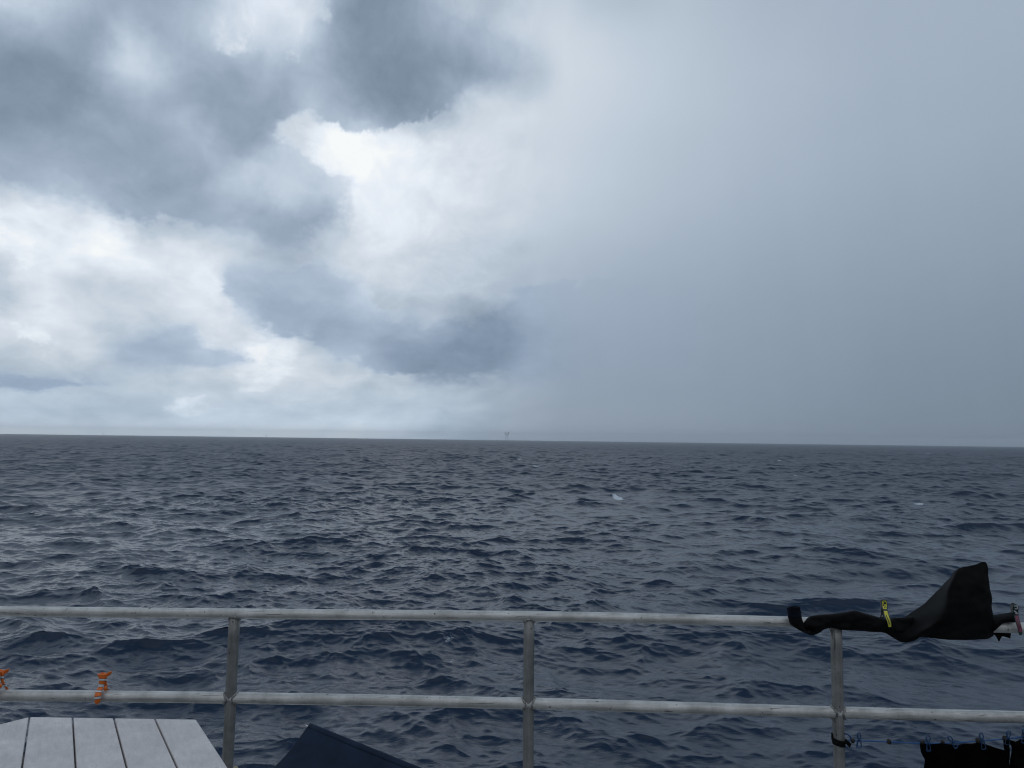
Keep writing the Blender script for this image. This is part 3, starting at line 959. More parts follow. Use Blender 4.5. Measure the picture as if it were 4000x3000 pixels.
def sea_sector(a0, a1, na, rows):
    ang = np.linspace(a0, a1, na)
    rr, aa = np.meshgrid(rows, ang, indexing="ij")
    X = (rr * np.sin(aa)).ravel()
    Yv = (rr * np.cos(aa)).ravel()
    r = rr.ravel()
    sp = r * max((a1 - a0) / na, 0.0016)
    fade = lambda lam: 1 / (1 + (sp * 2.3 / lam) ** 4)
    wA, wB, wC = fade(5.0), fade(1.4), fade(0.42)
    # calmer and rougher patches of water (gusts, rain-flattened lanes)
    slick = 0.5 + 0.5 * np.sin(X * 0.11 + 1.3 * np.sin(Yv * 0.043 + 0.6) + 0.7) * np.sin(Yv * 0.071 - X * 0.021 + 1.1 * np.sin(X * 0.06))
    calm = 0.62 + 0.5 * slick
    calm *= 1 - 0.35 / (1 + np.exp(-(X - 4) / 3.0)) / (1 + np.exp((r - 70) / 15))
    dA, dB, dC = sample(T_A, X, Yv, ROTS[0]), sample(T_B, X, Yv, ROTS[1]), sample(T_C, X, Yv, ROTS[2])
    D = dA * wA[:, None] + dB * (wB * (0.45 + 0.55 * calm))[:, None] + dC * (wC * calm)[:, None]
    mss = T_A[3] * (1 - wA ** 2) + T_B[3] * (1 - wB ** 2) + T_C[3] * (1 - wC ** 2) * 0.8
    co = np.stack([X + D[:, 0], Yv + D[:, 1], D[:, 2]], -1)
    # folding of the crests -> foam
    g3 = D.reshape(len(rows), na, 3)
    p3 = np.stack([X, Yv], -1).reshape(len(rows), na, 2)
    dr = np.gradient(g3[..., :2], axis=0)
    da = np.gradient(g3[..., :2], axis=1)
    pr_, pa = np.gradient(p3, axis=0), np.gradient(p3, axis=1)
    det0 = pr_[..., 0] * pa[..., 1] - pr_[..., 1] * pa[..., 0]
    jr, ja = pr_ + dr, pa + da
    J = (jr[..., 0] * ja[..., 1] - jr[..., 1] * ja[..., 0]) / det0
    foam = np.clip((0.22 - J) / 0.35, 0, 1)
    foam *= (rr > 14)
    # the two breaking crests nearest the boat
    for (fx, fy, L_, W_, am) in FOAM:
        ddx, ddy = X.reshape(rr.shape) - fx, Yv.reshape(rr.shape) - fy
        foam = np.maximum(foam, am * np.exp(-(ddx / L_) ** 2 - (ddy / W_) ** 2))
    n0, n1 = len(rows), na
    idx = np.arange(n0 * n1, dtype=np.int32).reshape(n0, n1)
    q = np.stack([idx[:-1, :-1], idx[:-1, 1:], idx[1:, 1:], idx[1:, :-1]], -1).reshape(-1, 4)
    return co.astype(np.float32), q[:, ::-1], foam.ravel().astype(np.float32), mss.astype(np.float32), r.astype(np.float32)


def sea_at(px, py):
    d = ray(px, py)
    p = CAM + d * (-H / d.z)
    return p.x, p.y


FOAM = []
for px, py, L_, W_, am in ((2416, 1948, 0.42, 1.5, 3.2), (2402, 1956, 0.75, 0.9, 1.9), (2440, 1956, 0.5, 0.5, 1.2), (1768, 2515, 0.16, 0.55, 0.75), (1775, 2560, 0.14, 0.35, 0.7), (3007, 1997, 0.35, 0.7, 1.7), (3140, 1998, 0.25, 0.6, 1.6), (3590, 1973, 0.6, 0.6, 1.5), (3540, 1976, 0.5, 0.4, 1.1), (2240, 2015, 0.35, 0.35, 1.2), (2095, 1825, 1.0, 2.2, 1.6), (2030, 1797, 1.1, 2.8, 1.5), (3100, 1861, 0.7, 2.0, 1.7), (2850, 1859, 0.6, 1.8, 1.5), (3040, 1801, 0.8, 3.0, 1.5), (3530, 1815, 1.0, 3.0, 1.4), (3755, 1816, 0.9, 3.0, 1.4), (3620, 1772, 1.5, 5.0, 1.4), (2560, 1905, 0.8, 0.9, 1.1), (2600, 1743, 4, 8, 0.8), (2290, 1790, 2, 3, 0.7)):
    fx, fy = sea_at(px, py)
    FOAM.append((fx, fy, L_, W_, am))

rows_f, r = [], 7.0
while r < 500:
    rows_f.append(r); r *= 1.0016
while r < 1800:
    rows_f.append(r); r *= 1.0022
while r < 6000:
    rows_f.append(r); r *= 1.007
rows_f.append(6000.0)
rows_c = list(np.geomspace(9.0, 6000, 160))
parts = [sea_sector(R(-46), R(46), 1040, np.array(rows_f)), sea_sector(R(46), R(314), 240, np.array(rows_c))]
vs, qs, fo, ms, rs, off = [], [], [], [], [], 0
for co, q, f_, m_, r_ in parts:
    vs.append(co); qs.append(q + off); fo.append(f_); ms.append(m_); rs.append(r_); off += len(co)
vs, qs, fo, ms, rs = np.concatenate(vs), np.concatenate(qs), np.concatenate(fo), np.concatenate(ms), np.concatenate(rs)
me = bpy.data.meshes.new("water")
me.vertices.add(len(vs)); me.vertices.foreach_set("co", vs.ravel())
me.loops.add(qs.size); me.loops.foreach_set("vertex_index", qs.ravel().astype(np.int32))
me.polygons.add(len(qs))
me.polygons.foreach_set("loop_start", np.arange(0, qs.size, 4, dtype=np.int32))
me.update(calc_edges=True)
me.polygons.foreach_set("use_smooth", np.ones(len(qs), dtype=bool))
for nm, arr in (("foam", fo), ("unresolved", ms), ("range", rs)):
    at = me.attributes.new(nm, "FLOAT", "POINT")
    at.data.foreach_set("value", arr)


def water_mat():
    m, nt, b = new_mat("sea water")
    ln = nt.links.new
    out = nt.nodes["Material Output"]
    b.inputs["Base Color"].default_value = (0.0015, 0.0155, 0.043, 1)
    b.inputs["IOR"].default_value = 1.333
    at = lambda n: node(nt, "ShaderNodeAttribute", attribute_name=n).outputs["Fac"]

    def math_(op, a, b_=None, c=None):
        n = node(nt, "ShaderNodeMath", operation=op)
        for i, v in enumerate((a, b_, c)):
            if v is None: continue
            if isinstance(v, (int, float)): n.inputs[i].default_value = v
            else: ln(v, n.inputs[i])
        return n.outputs[0]
    # slopes finer than the mesh become micro-roughness: alpha = sqrt(2 mss), roughness = sqrt(alpha)
    alpha = math_("SQRT", math_("MULTIPLY_ADD", at("unresolved"), 0.7, 0.0006))
    ln(math_("SQRT", alpha), b.inputs["Roughness"])
    tc = node(nt, "ShaderNodeTexCoord")

    def nz(scale, st, det, rough, rotz=0.0):
        mp = node(nt, "ShaderNodeMapping")
        mp.inputs["Scale"].default_value = st
        mp.inputs["Rotation"].default_value = (0, 0, rotz)
        ln(tc.outputs["Object"], mp.inputs[0])
        n = node(nt, "ShaderNodeTexNoise")
        n.inputs["Scale"].default_value = scale
        n.inputs["Detail"].default_value = det
        n.inputs["Roughness"].default_value = rough
        n.inputs["Distortion"].default_value = 0.4
        ln(mp.outputs[0], n.inputs["Vector"])
        return n.outputs["Fac"]
    rip = math_("ADD", math_("MULTIPLY", nz(4.0, (0.45, 1, 1), 5, 0.6, 0.3), 1.0), math_("MULTIPLY", nz(11.0, (0.5, 1, 1), 4, 0.6, -0.35), 0.4))
    near = math_("POWER", 2.718, math_("MULTIPLY", at("range"), -1 / 70.0))
    bp = node(nt, "ShaderNodeBump")
    bp.inputs["Distance"].default_value = 0.05
    ln(math_("MULTIPLY", near, 0.5), bp.inputs["Strength"])
    ln(rip, bp.inputs["Height"])
    ln(bp.outputs[0], b.inputs["Normal"])
    fm = node(nt, "ShaderNodeBsdfPrincipled")
    fm.inputs["Base Color"].default_value = (0.62, 0.68, 0.74, 1)
    fm.inputs["Roughness"].default_value = 0.8
    brk = nz(6.0, (1, 1, 1), 7, 0.8)
    f = math_("SUBTRACT", math_("MULTIPLY_ADD", math_("SUBTRACT", brk, 0.5), 4.5, at("foam")), 0.80)
    f = math_("MULTIPLY", f, 1.8)
    n = node(nt, "ShaderNodeClamp"); ln(f, n.inputs[0])
    g0 = math_("GREATER_THAN", at("foam"), 0.02)
    mix = node(nt, "ShaderNodeMixShader")
    ln(math_("MULTIPLY", math_("MULTIPLY", n.outputs[0], g0), 0.85), mix.inputs[0])
    ln(b.outputs[0], mix.inputs[1]); ln(fm.outputs[0], mix.inputs[2])
    ln(mix.outputs[0], out.inputs["Surface"])
    return m


me.materials.append(water_mat())
water = bpy.data.objects.new("water", me)
COL.objects.link(water)
tag(water, kind="structure")

# ------------------------------------------------------------------ haze
hz = Geo().box((0, 0, 26.0), 12400, 12400, 62.0).build("haze", [], None, False)
hm = bpy.data.materials.new("haze"); hm.use_nodes = True
nt = hm.node_tree
nt.nodes.remove(nt.nodes["Principled BSDF"])
pv = node(nt, "ShaderNodeVolumePrincipled")
pv.inputs["Color"].default_value = (0.93, 0.97, 1.0, 1)
pv.inputs["Density"].default_value = 1.7e-4
pv.inputs["Anisotropy"].default_value = 0.55
nt.links.new(pv.outputs[0], nt.nodes["Material Output"].inputs["Volume"])
hz.data.materials.append(hm)
tag(hz, kind="stuff")

# ------------------------------------------------------------------ sky: one world of clouds over a Nishita sky
# lightness read off along photo rows, then laid out by azimuth and elevation
LROWS = {
    -700: [(0, 170), (800, 180), (1600, 165), (2400, 185), (4000, 170)],
    -350: [(0, 180), (600, 165), (1000, 200), (1500, 150), (2000, 180), (3000, 172), (4000, 165)],
    0: [(0, 190), (100, 200), (200, 185), (400, 160), (600, 150), (800, 175), (900, 205), (1000, 220), (1100, 230), (1200, 205), (1300, 160), (1400, 145), (1500, 137), (1600, 142), (1700, 165), (1800, 188), (1900, 178), (2000, 186), (2200, 195), (2380, 172), (2500, 178), (2685, 180), (3010, 167), (3450, 164), (4000, 160)],
    140: [(0, 150), (200, 150), (400, 150), (500, 188), (600, 170), (800, 175), (900, 200), (1000, 205), (1100, 195), (1200, 215), (1300, 165), (1400, 142), (1500, 131), (1600, 138), (1700, 160), (1800, 160), (1900, 162), (2000, 190), (2200, 205), (2400, 190), (2600, 185), (2800, 178), (3000, 171), (3400, 165), (4000, 158)],
    280: [(0, 131), (200, 132), (400, 165), (500, 195), (600, 185), (700, 165), (900, 150), (1000, 165), (1100, 165), (1200, 160), (1300, 155), (1400, 140), (1500, 128), (1600, 126), (1700, 131), (1800, 140), (1900, 142), (2000, 152), (2100, 170), (2200, 205), (2400, 196), (2600, 186), (2800, 180), (3000, 173), (3400, 165), (4000, 155)],
    420: [(0, 132), (200, 135), (400, 145), (500, 155), (600, 165), (700, 165), (800, 150), (900, 145), (1000, 143), (1100, 152), (1200, 200), (1300, 165), (1400, 145), (1500, 131), (1600, 131), (1700, 150), (1800, 190), (1900, 203), (2000, 206), (2200, 201), (2400, 193), (2600, 185), (2800, 178), (3000, 172), (3400, 163), (4000, 153)],
    560: [(0, 150), (200, 152), (400, 150), (600, 150), (700, 162), (800, 176), (900, 152), (1000, 150), (1100, 168), (1200, 215), (1300, 251), (1400, 252), (1500, 238), (1600, 226), (1800, 211), (2000, 205), (2200, 197), (2400, 188), (2600, 180), (2800, 175), (3000, 170), (3400, 162), (4000, 150)],
    700: [(0, 165), (200, 160), (400, 155), (600, 148), (800, 150), (900, 178), (1000, 182), (1100, 186), (1200, 186), (1300, 215), (1400, 237), (1500, 239), (1600, 229), (1800, 213), (2000, 205), (2200, 195), (2400, 185), (2600, 177), (2800, 172), (3000, 167), (3400, 158), (4000, 146)],
    840: [(0, 237), (200, 228), (400, 172), (500, 156), (600, 156), (800, 160), (900, 165), (1000, 165), (1100, 165), (1200, 161), (1300, 168), (1400, 226), (1500, 230), (1600, 225), (1800, 208), (2000, 198), (2200, 188), (2400, 180), (2600, 172), (2800, 167), (3000, 162), (3400, 153), (4000, 142)],
    980: [(0, 226), (200, 236), (400, 251), (500, 247), (600, 228), (700, 217), (800, 205), (900, 203), (1000, 178), (1100, 152), (1200, 172), (1300, 195), (1400, 215), (1500, 219), (1600, 209), (1800, 193), (2000, 185), (2200, 177), (2400, 170), (2600, 165), (2800, 160), (3000, 155), (3400, 148), (4000, 137)],
    1120: [(0, 190), (100, 205), (200, 226), (400, 222), (600, 215), (700, 220), (800, 240), (870, 210), (900, 190), (1000, 177), (1100, 176), (1200, 180), (1300, 181), (1400, 186), (1500, 191), (1600, 196), (1800, 190), (2000, 172), (2200, 165), (2400, 160), (2600, 156), (3000, 148), (3400, 142), (4000, 130)],
    1260: [(0, 212), (100, 216), (200, 226), (300, 220), (400, 206), (500, 197), (600, 200), (700, 206), (800, 222), (900, 217), (1000, 200), (1050, 182), (1100, 167), (1200, 166), (1300, 169), (1400, 175), (1500, 178), (1600, 180), (1700, 175), (1800, 165), (1900, 156), (2000, 151), (2200, 155), (2400, 153), (3000, 143), (3400, 136), (4000, 125)],
    1400: [(0, 192), (200, 202), (400, 192), (500, 182), (600, 173), (700, 171), (800, 182), (900, 195), (1000, 228), (1100, 230), (1200, 214), (1300, 190), (1400, 166), (1500, 156), (1600, 150), (1700, 146), (1800, 143), (1900, 141), (2000, 143), (2200, 148), (2400, 147), (3000, 138), (3400, 130), (4000, 120)],
    1470: [(0, 176), (200, 180), (350, 192), (500, 203), (600, 206), (800, 204), (1000, 220), (1100, 214), (1200, 207), (1300, 207), (1400, 198), (1500, 188), (1600, 170), (1700, 158), (1800, 151), (2000, 148), (2200, 148), (2400, 145), (3000, 136), (3400, 128), (4000, 118)],
    1540: [(0, 207), (200, 203), (400, 188), (600, 193), (800, 206), (1000, 204), (1200, 206), (1400, 197), (1500, 193), (1600, 196), (1700, 191), (1800, 181), (2000, 162), (2200, 147), (2400, 143), (3000, 134), (3400, 126), (4000, 116)],
    1620: [(0, 193), (200, 190), (400, 179), (600, 184), (700, 190), (900, 194), (1000, 190), (1200, 187), (1400, 191), (1600, 191), (1800, 181), (2000, 161), (2200, 147), (2600, 141), (3000, 132), (3400, 124), (4000, 114)],
    1690: [(0, 182), (400, 176), (800, 176), (1200, 178), (1600, 177), (2000, 162), (2200, 150), (2600, 140), (3000, 132), (3400, 124), (4000, 114)],
    1760: [(0, 182), (400, 176), (800, 176), (1200, 178), (1600, 177), (2000, 162), (2200, 150), (2600, 140), (3000, 132), (3400, 124), (4000, 114)],
}
DARK = [
    [(-900, -900), (-900, 600), (0, 715), (150, 775), (300, 835), (450, 865), (620, 860), (760, 880), (900, 905), (1020, 950), (1110, 985), (1180, 960), (1250, 910), (1335, 880), (1350, 800), (1378, 730), (1340, 700), (1290, 690), (1260, 640), (1190, 610), (1150, 570), (1110, 560), (1100, 500), (1150, 450), (1210, 412), (1280, 460), (1350, 480), (1450, 532), (1560, 485), (1640, 470), (1750, 400), (1880, 345), (1990, 330), (2095, 260), (2060, 180), (1960, 130), (1900, 60), (1760, 60), (1700, -20), (1650, -900)],
    [(840, 1090), (870, 1150), (900, 1200), (960, 1240), (1010, 1290), (1070, 1312), (1200, 1332), (1270, 1345), (1290, 1400), (1400, 1440), (1600, 1470), (1750, 1490), (1950, 1485), (2300, 1520), (2700, 1500), (2700, 1120), (2300, 1080), (2030, 1120), (1850, 1260), (1650, 1250), (1480, 1210), (1420, 1080), (1250, 1030), (1050, 1040), (920, 1020)],
    [(-300, 1440), (0, 1458), (250, 1470), (430, 1500), (250, 1512), (0, 1520), (-300, 1520)],
    [(480, 1330), (600, 1290), (720, 1280), (790, 1330), (860, 1370), (985, 1408), (880, 1430), (700, 1436), (500, 1444), (400, 1400)],
]
HOLES = [[(820, -300), (1250, -300), (1260, 40), (1285, 180), (1220, 150), (1110, 232), (980, 220), (870, 170)]]
WHITE = [
    [(925, 1425), (985, 1370), (1010, 1325), (1060, 1300), (1145, 1318), (1175, 1370), (1130, 1425), (1100, 1470), (1080, 1512), (1020, 1512), (925, 1535), (950, 1480)],
    [(640, 1588), (700, 1574), (725, 1560), (795, 1562), (805, 1592), (920, 1602), (760, 1616), (655, 1608)],
    [(470, 1015), (500, 1002), (525, 1015), (550, 1012), (590, 1045), (555, 1065), (495, 1050)],
    [(50, 1262), (110, 1228), (165, 1258), (215, 1310), (240, 1380), (130, 1360), (65, 1300)],
    [(760, 1110), (800, 1060), (830, 1055), (842, 1130), (800, 1150)],
    [(1340, 1180), (1365, 1130), (1400, 1170), (1500, 1210), (1420, 1230)],
    [(-200, 845), (60, 850), (135, 920), (245, 1050), (120, 1030), (20, 960), (-200, 930)],
]


def sdist(poly, x, y):
    """signed distance (inside positive) of points to a polygon"""
    p = np.array(poly, float)
    q = np.roll(p, -1, 0)
    d = np.full(x.shape, 1e9)
    ins = np.zeros(x.shape, bool)
    for (ax, ay), (bx, by) in zip(p, q):
        vx, vy = bx - ax, by - ay
        t = np.clip(((x - ax) * vx + (y - ay) * vy) / (vx * vx + vy * vy + 1e-9), 0, 1)
        d = np.minimum(d, np.hypot(x - ax - t * vx, y - ay - t * vy))
        c = (ay > y) != (by > y)
        ins ^= c & (x < (bx - ax) * (y - ay) / (by - ay + 1e-12) + ax)
    return np.where(ins, d, -d)


AZ_CUT = -17.0
az_l, az_r = np.linspace(-40, AZ_CUT, 31), np.concatenate([np.linspace(AZ_CUT, 4, 24), [6, 9, 13, 19, 27, 40]])
az_st = np.concatenate([az_l, az_r])
el_st = np.concatenate([np.linspace(-0.6, 10.2, 15), np.linspace(11.1, 36, 26), [46]])
AZ, EL = np.meshgrid(np.radians(az_st), np.radians(el_st))
DX, DY, DZ = np.cos(EL) * np.sin(AZ), np.cos(EL) * np.cos(AZ), np.sin(EL)
c_r = DX * rt.x + DY * rt.y + DZ * rt.z
c_u = DX * up.x + DY * up.y + DZ * up.z
c_f = DX * fw.x + DY * fw.y + DZ * fw.z
GX, GY = 2000 + F * c_r / c_f, 1500 - F * c_u / c_f
# dense lightness map -> split into what is behind and what is inside the dark clouds
LFIX = ([0, 110, 130, 160, 190, 210, 235, 250, 255], [0, 126, 145, 174, 204, 220, 240, 253, 255])       # my eye read the greys a little low
ys = np.array(sorted(LROWS))
for y in ys:
    k_ = float(np.interp(y, [1350, 1480, 1600], [1.0, 0.5, 0.75]))
    LROWS[y] = [(a, b + (k_ if a < 2000 else 1.0) * (float(np.interp(b, LFIX[0], LFIX[1])) - b)) for a, b in LROWS[y]]
XG, YG = np.arange(-400, 4401, 25), np.arange(-700, 1761, 20)
fx_, fy_ = np.meshgrid(XG, YG)
prof_ = np.stack([np.interp(XG, [a for a, _ in LROWS[y]], [b for _, b in LROWS[y]]) for y in ys])
Lmap = np.stack([np.interp(YG, ys, prof_[:, j]) for j in range(prof_.shape[1])], 1)
# single cloud masses and gaps: outline, lightness, edge softness (photo pixels), opacity
q4 = lambda *p: [(x * 0.5888, 781 + y * 0.5888) for x, y in p]
q2 = lambda *p: [(x * 1.130, y * 1.130) for x, y in p]
MASSES = [
    ([(860, 1110), (1000, 1070), (1250, 1050), (1450, 1150), (1700, 1230), (2060, 1170), (2070, 1450), (1750, 1475), (1500, 1450), (1290, 1395), (1200, 1330), (1070, 1312), (950, 1230)], 166, 60, 0.55),
    (q2((0, 470), (200, 450), (520, 520), (500, 570), (200, 560), (0, 560)), 154, 60, 0.8),
    (q2((-50, 200), (200, 190), (330, 260), (360, 350), (200, 400), (-50, 390)), 130, 70, 0.9),
    (q2((350, 180), (420, 130), (500, 130), (545, 200), (520, 270), (420, 285), (360, 250)), 190, 45, 0.9),
    (q2((405, 160), (450, 140), (480, 175), (470, 220), (425, 215)), 206, 22, 0.9),
    (q2((590, 380), (680, 390), (760, 430), (750, 490), (660, 470)), 174, 35, 0.8),
    (q2((600, 300), (800, 280), (960, 330), (900, 540), (800, 560), (740, 420)), 147, 60, 0.8),
    (q2((740, 590), (850, 580), (980, 520), (1060, 560), (1120, 620), (1080, 680), (900, 660), (780, 650)), 190, 35, 0.9),
    (q2((910, 650), (960, 620), (1010, 660), (1000, 730), (930, 740)), 194, 25, 0.8),
    (q2((820, 740), (1000, 730), (1180, 690), (1180, 760), (1080, 830), (1020, 860), (900, 810)), 152, 35, 0.85),
    (q2((960, 450), (1040, 410), (1100, 460), (1080, 520), (1000, 540), (930, 520)), 200, 30, 0.8),
    (q2((1110, 440), (1200, 425), (1300, 470), (1310, 540), (1240, 590), (1150, 570), (1100, 510)), 253, 45, 0.95),
    (q2((1200, 610), (1290, 600), (1360, 650), (1300, 780), (1200, 800)), 231, 40, 0.8),
    (q2((1290, 740), (1350, 715), (1400, 760), (1400, 860), (1290, 860)), 221, 35, 0.8),
    (q2((1130, 20), (1240, -20), (1400, 0), (1420, 140), (1460, 330), (1380, 400), (1280, 330), (1180, 160)), 128, 80, 0.8),
    (q2((1650, 130), (1760, 130), (1830, 200), (1760, 260), (1670, 250)), 172, 40, 0.7),
    (q2((800, 900), (1000, 880), (1170, 930), (1160, 1060), (960, 1070), (800, 1000)), 184, 40, 0.8),
    (q2((900, 1060), (1170, 1060), (1180, 1165), (1060, 1160), (940, 1110)), 163, 35, 0.85),
    (q2((1300, 1205), (1500, 1190), (1620, 1080), (1750, 1060), (1790, 1200), (1750, 1310), (1560, 1310), (1400, 1290)), 136, 45, 0.85),
    (q2((1190, 1010), (1240, 985), (1290, 1040), (1340, 1050), (1320, 1085), (1230, 1070)), 212, 18, 0.9),
    (q2((1280, 930), (1310, 925), (1320, 960), (1295, 985)), 216, 14, 0.8),
    (q4((-60, 120), (80, 122), (150, 165), (220, 245), (100, 225), (-60, 215)), 243, 16, 0.9),
    (q4((-60, 340), (60, 380), (150, 460), (90, 560), (130, 620), (40, 760), (-60, 760)), 190, 22, 0.85),
    (q4((200, 260), (330, 330), (420, 470), (330, 520), (150, 460), (100, 400)), 228, 40, 0.7),
    (q4((380, 540), (560, 430), (900, 470), (1150, 620), (1250, 740), (1000, 800), (640, 800), (420, 700)), 207, 60, 0.85),
    (q4((600, 780), (1000, 760), (1280, 840), (1300, 960), (900, 900), (640, 900)), 193, 40, 0.8),
    (q4((560, 180), (700, 165), (880, 200), (850, 300), (660, 330), (580, 270)), 252, 35, 0.9),
    (q4((880, 340), (1100, 350), (1330, 420), (1400, 600), (1480, 760), (1330, 900), (1240, 700), (1050, 500)), 226, 40, 0.75),
    (q4((760, 880), (900, 865), (1250, 930), (1330, 1050), (1280, 1095), (1050, 1102), (850, 1110), (640, 1075), (700, 960)), 175, 30, 0.9),
    (q4((1300, 1010), (1500, 1030), (1665, 1065), (1640, 1100), (1400, 1112), (1280, 1100)), 187, 18, 0.85),
    (q4((780, 740), (820, 720), (860, 750), (890, 800), (800, 820)), 214, 12, 0.8),
    (q4((90, 800), (170, 768), (250, 800), (370, 870), (380, 950), (220, 930), (110, 880)), 223, 16, 0.85),
    (q4((545, 880), (585, 870), (610, 960), (590, 1040), (550, 1010)), 228, 14, 0.8),
    (q4((-60, 1040), (200, 1060), (420, 1130), (300, 1180), (-60, 1180)), 184, 40, 0.85),
    (q4((-60, 1170), (300, 1165), (520, 1190), (740, 1215), (600, 1228), (350, 1245), (-60, 1240)), 166, 16, 0.95),
    (q4((-60, 1248), (350, 1250), (520, 1270), (450, 1330), (150, 1375), (-60, 1375)), 206, 30, 0.8),
    (q4((900, 1140), (1500, 1120), (1580, 1180), (1500, 1235), (1200, 1240), (900, 1220)), 207, 25, 0.8),
    (q4((900, 1222), (1180, 1228), (1190, 1246), (950, 1250)), 190, 10, 0.8),
    (q4((1320, 1225), (1560, 1235), (1580, 1262), (1380, 1262)), 190, 10, 0.8),
    (q4((1600, 1000), (1720, 880), (1800, 870), (1930, 930), (1950, 1040), (1890, 1110), (1840, 1205), (1760, 1200), (1720, 1130), (1640, 1070)), 241, 16, 0.95),
    (q4((1575, 1250), (1610, 1180), (1680, 1150), (1740, 1210), (1660, 1260)), 226, 16, 0.85),
    (q4((1980, 1090), (2040, 1058), (2120, 1080), (2130, 1200), (2000, 1200)), 218, 16, 0.8),
    (q4((1120, 1375), (1215, 1335), (1260, 1345), (1310, 1330), (1335, 1370), (1700, 1385), (1560, 1412), (1200, 1408)), 222, 9, 0.95),
    (q4((1340, 1265), (1390, 1265), (1400, 1300), (1350, 1300)), 216, 9, 0.8),
    (q4((810, 430), (815, 398), (850, 392), (872, 412), (868, 436)), 254, 8, 1.0),
    (q4((900, 440), (905, 420), (940, 416), (975, 440), (972, 460), (920, 458)), 254, 8, 1.0),
    (q4((1300, 560), (1340, 500), (1395, 455), (1425, 540), (1430, 620), (1360, 600)), 246, 12, 0.9),
    (q4((1590, 650), (1640, 660), (1690, 690), (1640, 722)), 216, 9, 0.9),
    (q2((1160, 1200), (1400, 1290), (1380, 1330), (1180, 1340)), 200, 20, 0.6),
    (q2((1220, 1310), (1500, 1325), (1660, 1345), (1500, 1360), (1220, 1350)), 186, 10, 0.7),
    (q2((1300, 1350), (1640, 1358), (1640, 1385), (1320, 1380)), 198, 14, 0.7),
    (q2((1440, 1440), (1520, 1436), (1510, 1460), (1440, 1460)), 203, 8, 0.7),
]
for poly_, L_, soft_, op_ in MASSES:
    fx1 = 1.0 if np.mean([p[1] for p in poly_]) < 900 else 0.3
    L_ += fx1 * (float(np.interp(L_, LFIX[0], LFIX[1])) - L_)
    w_ = np.clip(0.5 + sdist(poly_, fx_.astype(float), fy_.astype(float)) / (2 * soft_), 0, 1)
    w_ = w_ * w_ * (3 - 2 * w_) * op_
    Lmap = Lmap * (1 - w_) + L_ * w_
Lmap += np.clip((fy_ - 1610) / 80, 0, 1) * 64 * np.clip((1900 - fx_) / 500, 0, 1)      # the haze takes this back
sd_d = np.max([sdist(p, fx_.astype(float), fy_.astype(float)) for p in DARK], 0)


def fill(mask, gx, gy, sig=85.0):
    """smooth the masked lightness over the holes (normalised Gaussian, widening where data is missing)"""
    num, den = 0.0, 0.0
    for k_, wt in ((1, 1.0), (4, 1e-4), (14, 1e-8)):
        ky = np.exp(-((YG[:, None] - YG[None]) ** 2) / (2 * (sig * k_) ** 2))
        kx = np.exp(-((XG[:, None] - XG[None]) ** 2) / (2 * (sig * k_) ** 2))
        num = num + wt * (ky @ (mask * Lmap) @ kx)
        den = den + wt * (ky @ mask @ kx)
    out = num / (den + 1e-30)
    u = np.clip((gx - XG[0]) / (XG[1] - XG[0]), 0, len(XG) - 1.001)
    v = np.clip((gy - YG[0]) / (YG[1] - YG[0]), 0, len(YG) - 1.001)
    i, j = u.astype(int), v.astype(int)
    fu, fv = u - i, v - j
    return (out[j, i] * (1 - fu) + out[j, i + 1] * fu) * (1 - fv) + (out[j + 1, i] * (1 - fu) + out[j + 1, i + 1] * fu) * fv


Lback = fill((sd_d < -15).astype(float), GX, GY, 20)
Lfront = fill((sd_d > 15).astype(float), GX, GY, 24)
SD = np.max([sdist(p, GX, GY) for p in DARK], 0)
for h_ in HOLES:
    SD = np.minimum(SD, np.maximum(-sdist(h_, GX, GY), 18))
SDs = np.max([sdist(p, GX, GY) for p in DARK[2:]], 0)
Dm = np.clip(np.maximum(0.5 + SD / 260, 0.5 + SDs / 110), 0, 1)
Wm = np.clip(0.5 + np.max([sdist(p, GX, GY) for p in WHITE], 0) / 200, 0, 1)

world = bpy.data.worlds.new("World")
scene.world = world
world.use_nodes = True
nt = world.node_tree
ln = nt.links.new
bg = nt.nodes["Background"]
bg.inputs["Strength"].default_value = 0.1


def wm(op, a, b_=None, c=None):
    n = node(nt, "ShaderNodeMath", operation=op)
    for i, v in enumerate((a, b_, c)):
        if v is None: continue
        if isinstance(v, (int, float)): n.inputs[i].default_value = float(v)
        else: ln(v, n.inputs[i])
    return n.outputs[0]


def mrange(v, a, b_, c=0.0, d=1.0, smooth=False):
    n = node(nt, "ShaderNodeMapRange")
    n.interpolation_type = "SMOOTHSTEP" if smooth else "LINEAR"
    n.inputs[1].default_value, n.inputs[2].default_value = a, b_
    n.inputs[3].default_value, n.inputs[4].default_value = c, d
    if isinstance(v, (int, float)): n.inputs[0].default_value = v
    else: ln(v, n.inputs[0])
    return n.outputs[0]


def fmix(f, a, b_):
    n = node(nt, "ShaderNodeMix", data_type="FLOAT")
    for i, v in zip((0, 2, 3), (f, a, b_)):
        if isinstance(v, (int, float)): n.inputs[i].default_value = v
        else: ln(v, n.inputs[i])
    return n.outputs[0]


def cmix(f, a, b_):
    n = node(nt, "ShaderNodeMix", data_type="RGBA")
    for i, v in zip((0, 6, 7), (f, a, b_)):
        if isinstance(v, (int, float)): n.inputs[i].default_value = v
        elif isinstance(v, tuple): n.inputs[i].default_value = v
        else: ln(v, n.inputs[i])
    return n.outputs[2]


def vmul(a, v):
    n = node(nt, "ShaderNodeVectorMath", operation="MULTIPLY")
    ln(a, n.inputs[0])
    n.inputs[1].default_value = v
    return n.outputs[0]


tc = node(nt, "ShaderNodeTexCoord")
sx = node(nt, "ShaderNodeSeparateXYZ")
ln(tc.outputs["Generated"], sx.inputs[0])
az = wm("ARCTAN2", sx.outputs[0], sx.outputs[1])
el = wm("ARCSINE", sx.outputs[2])


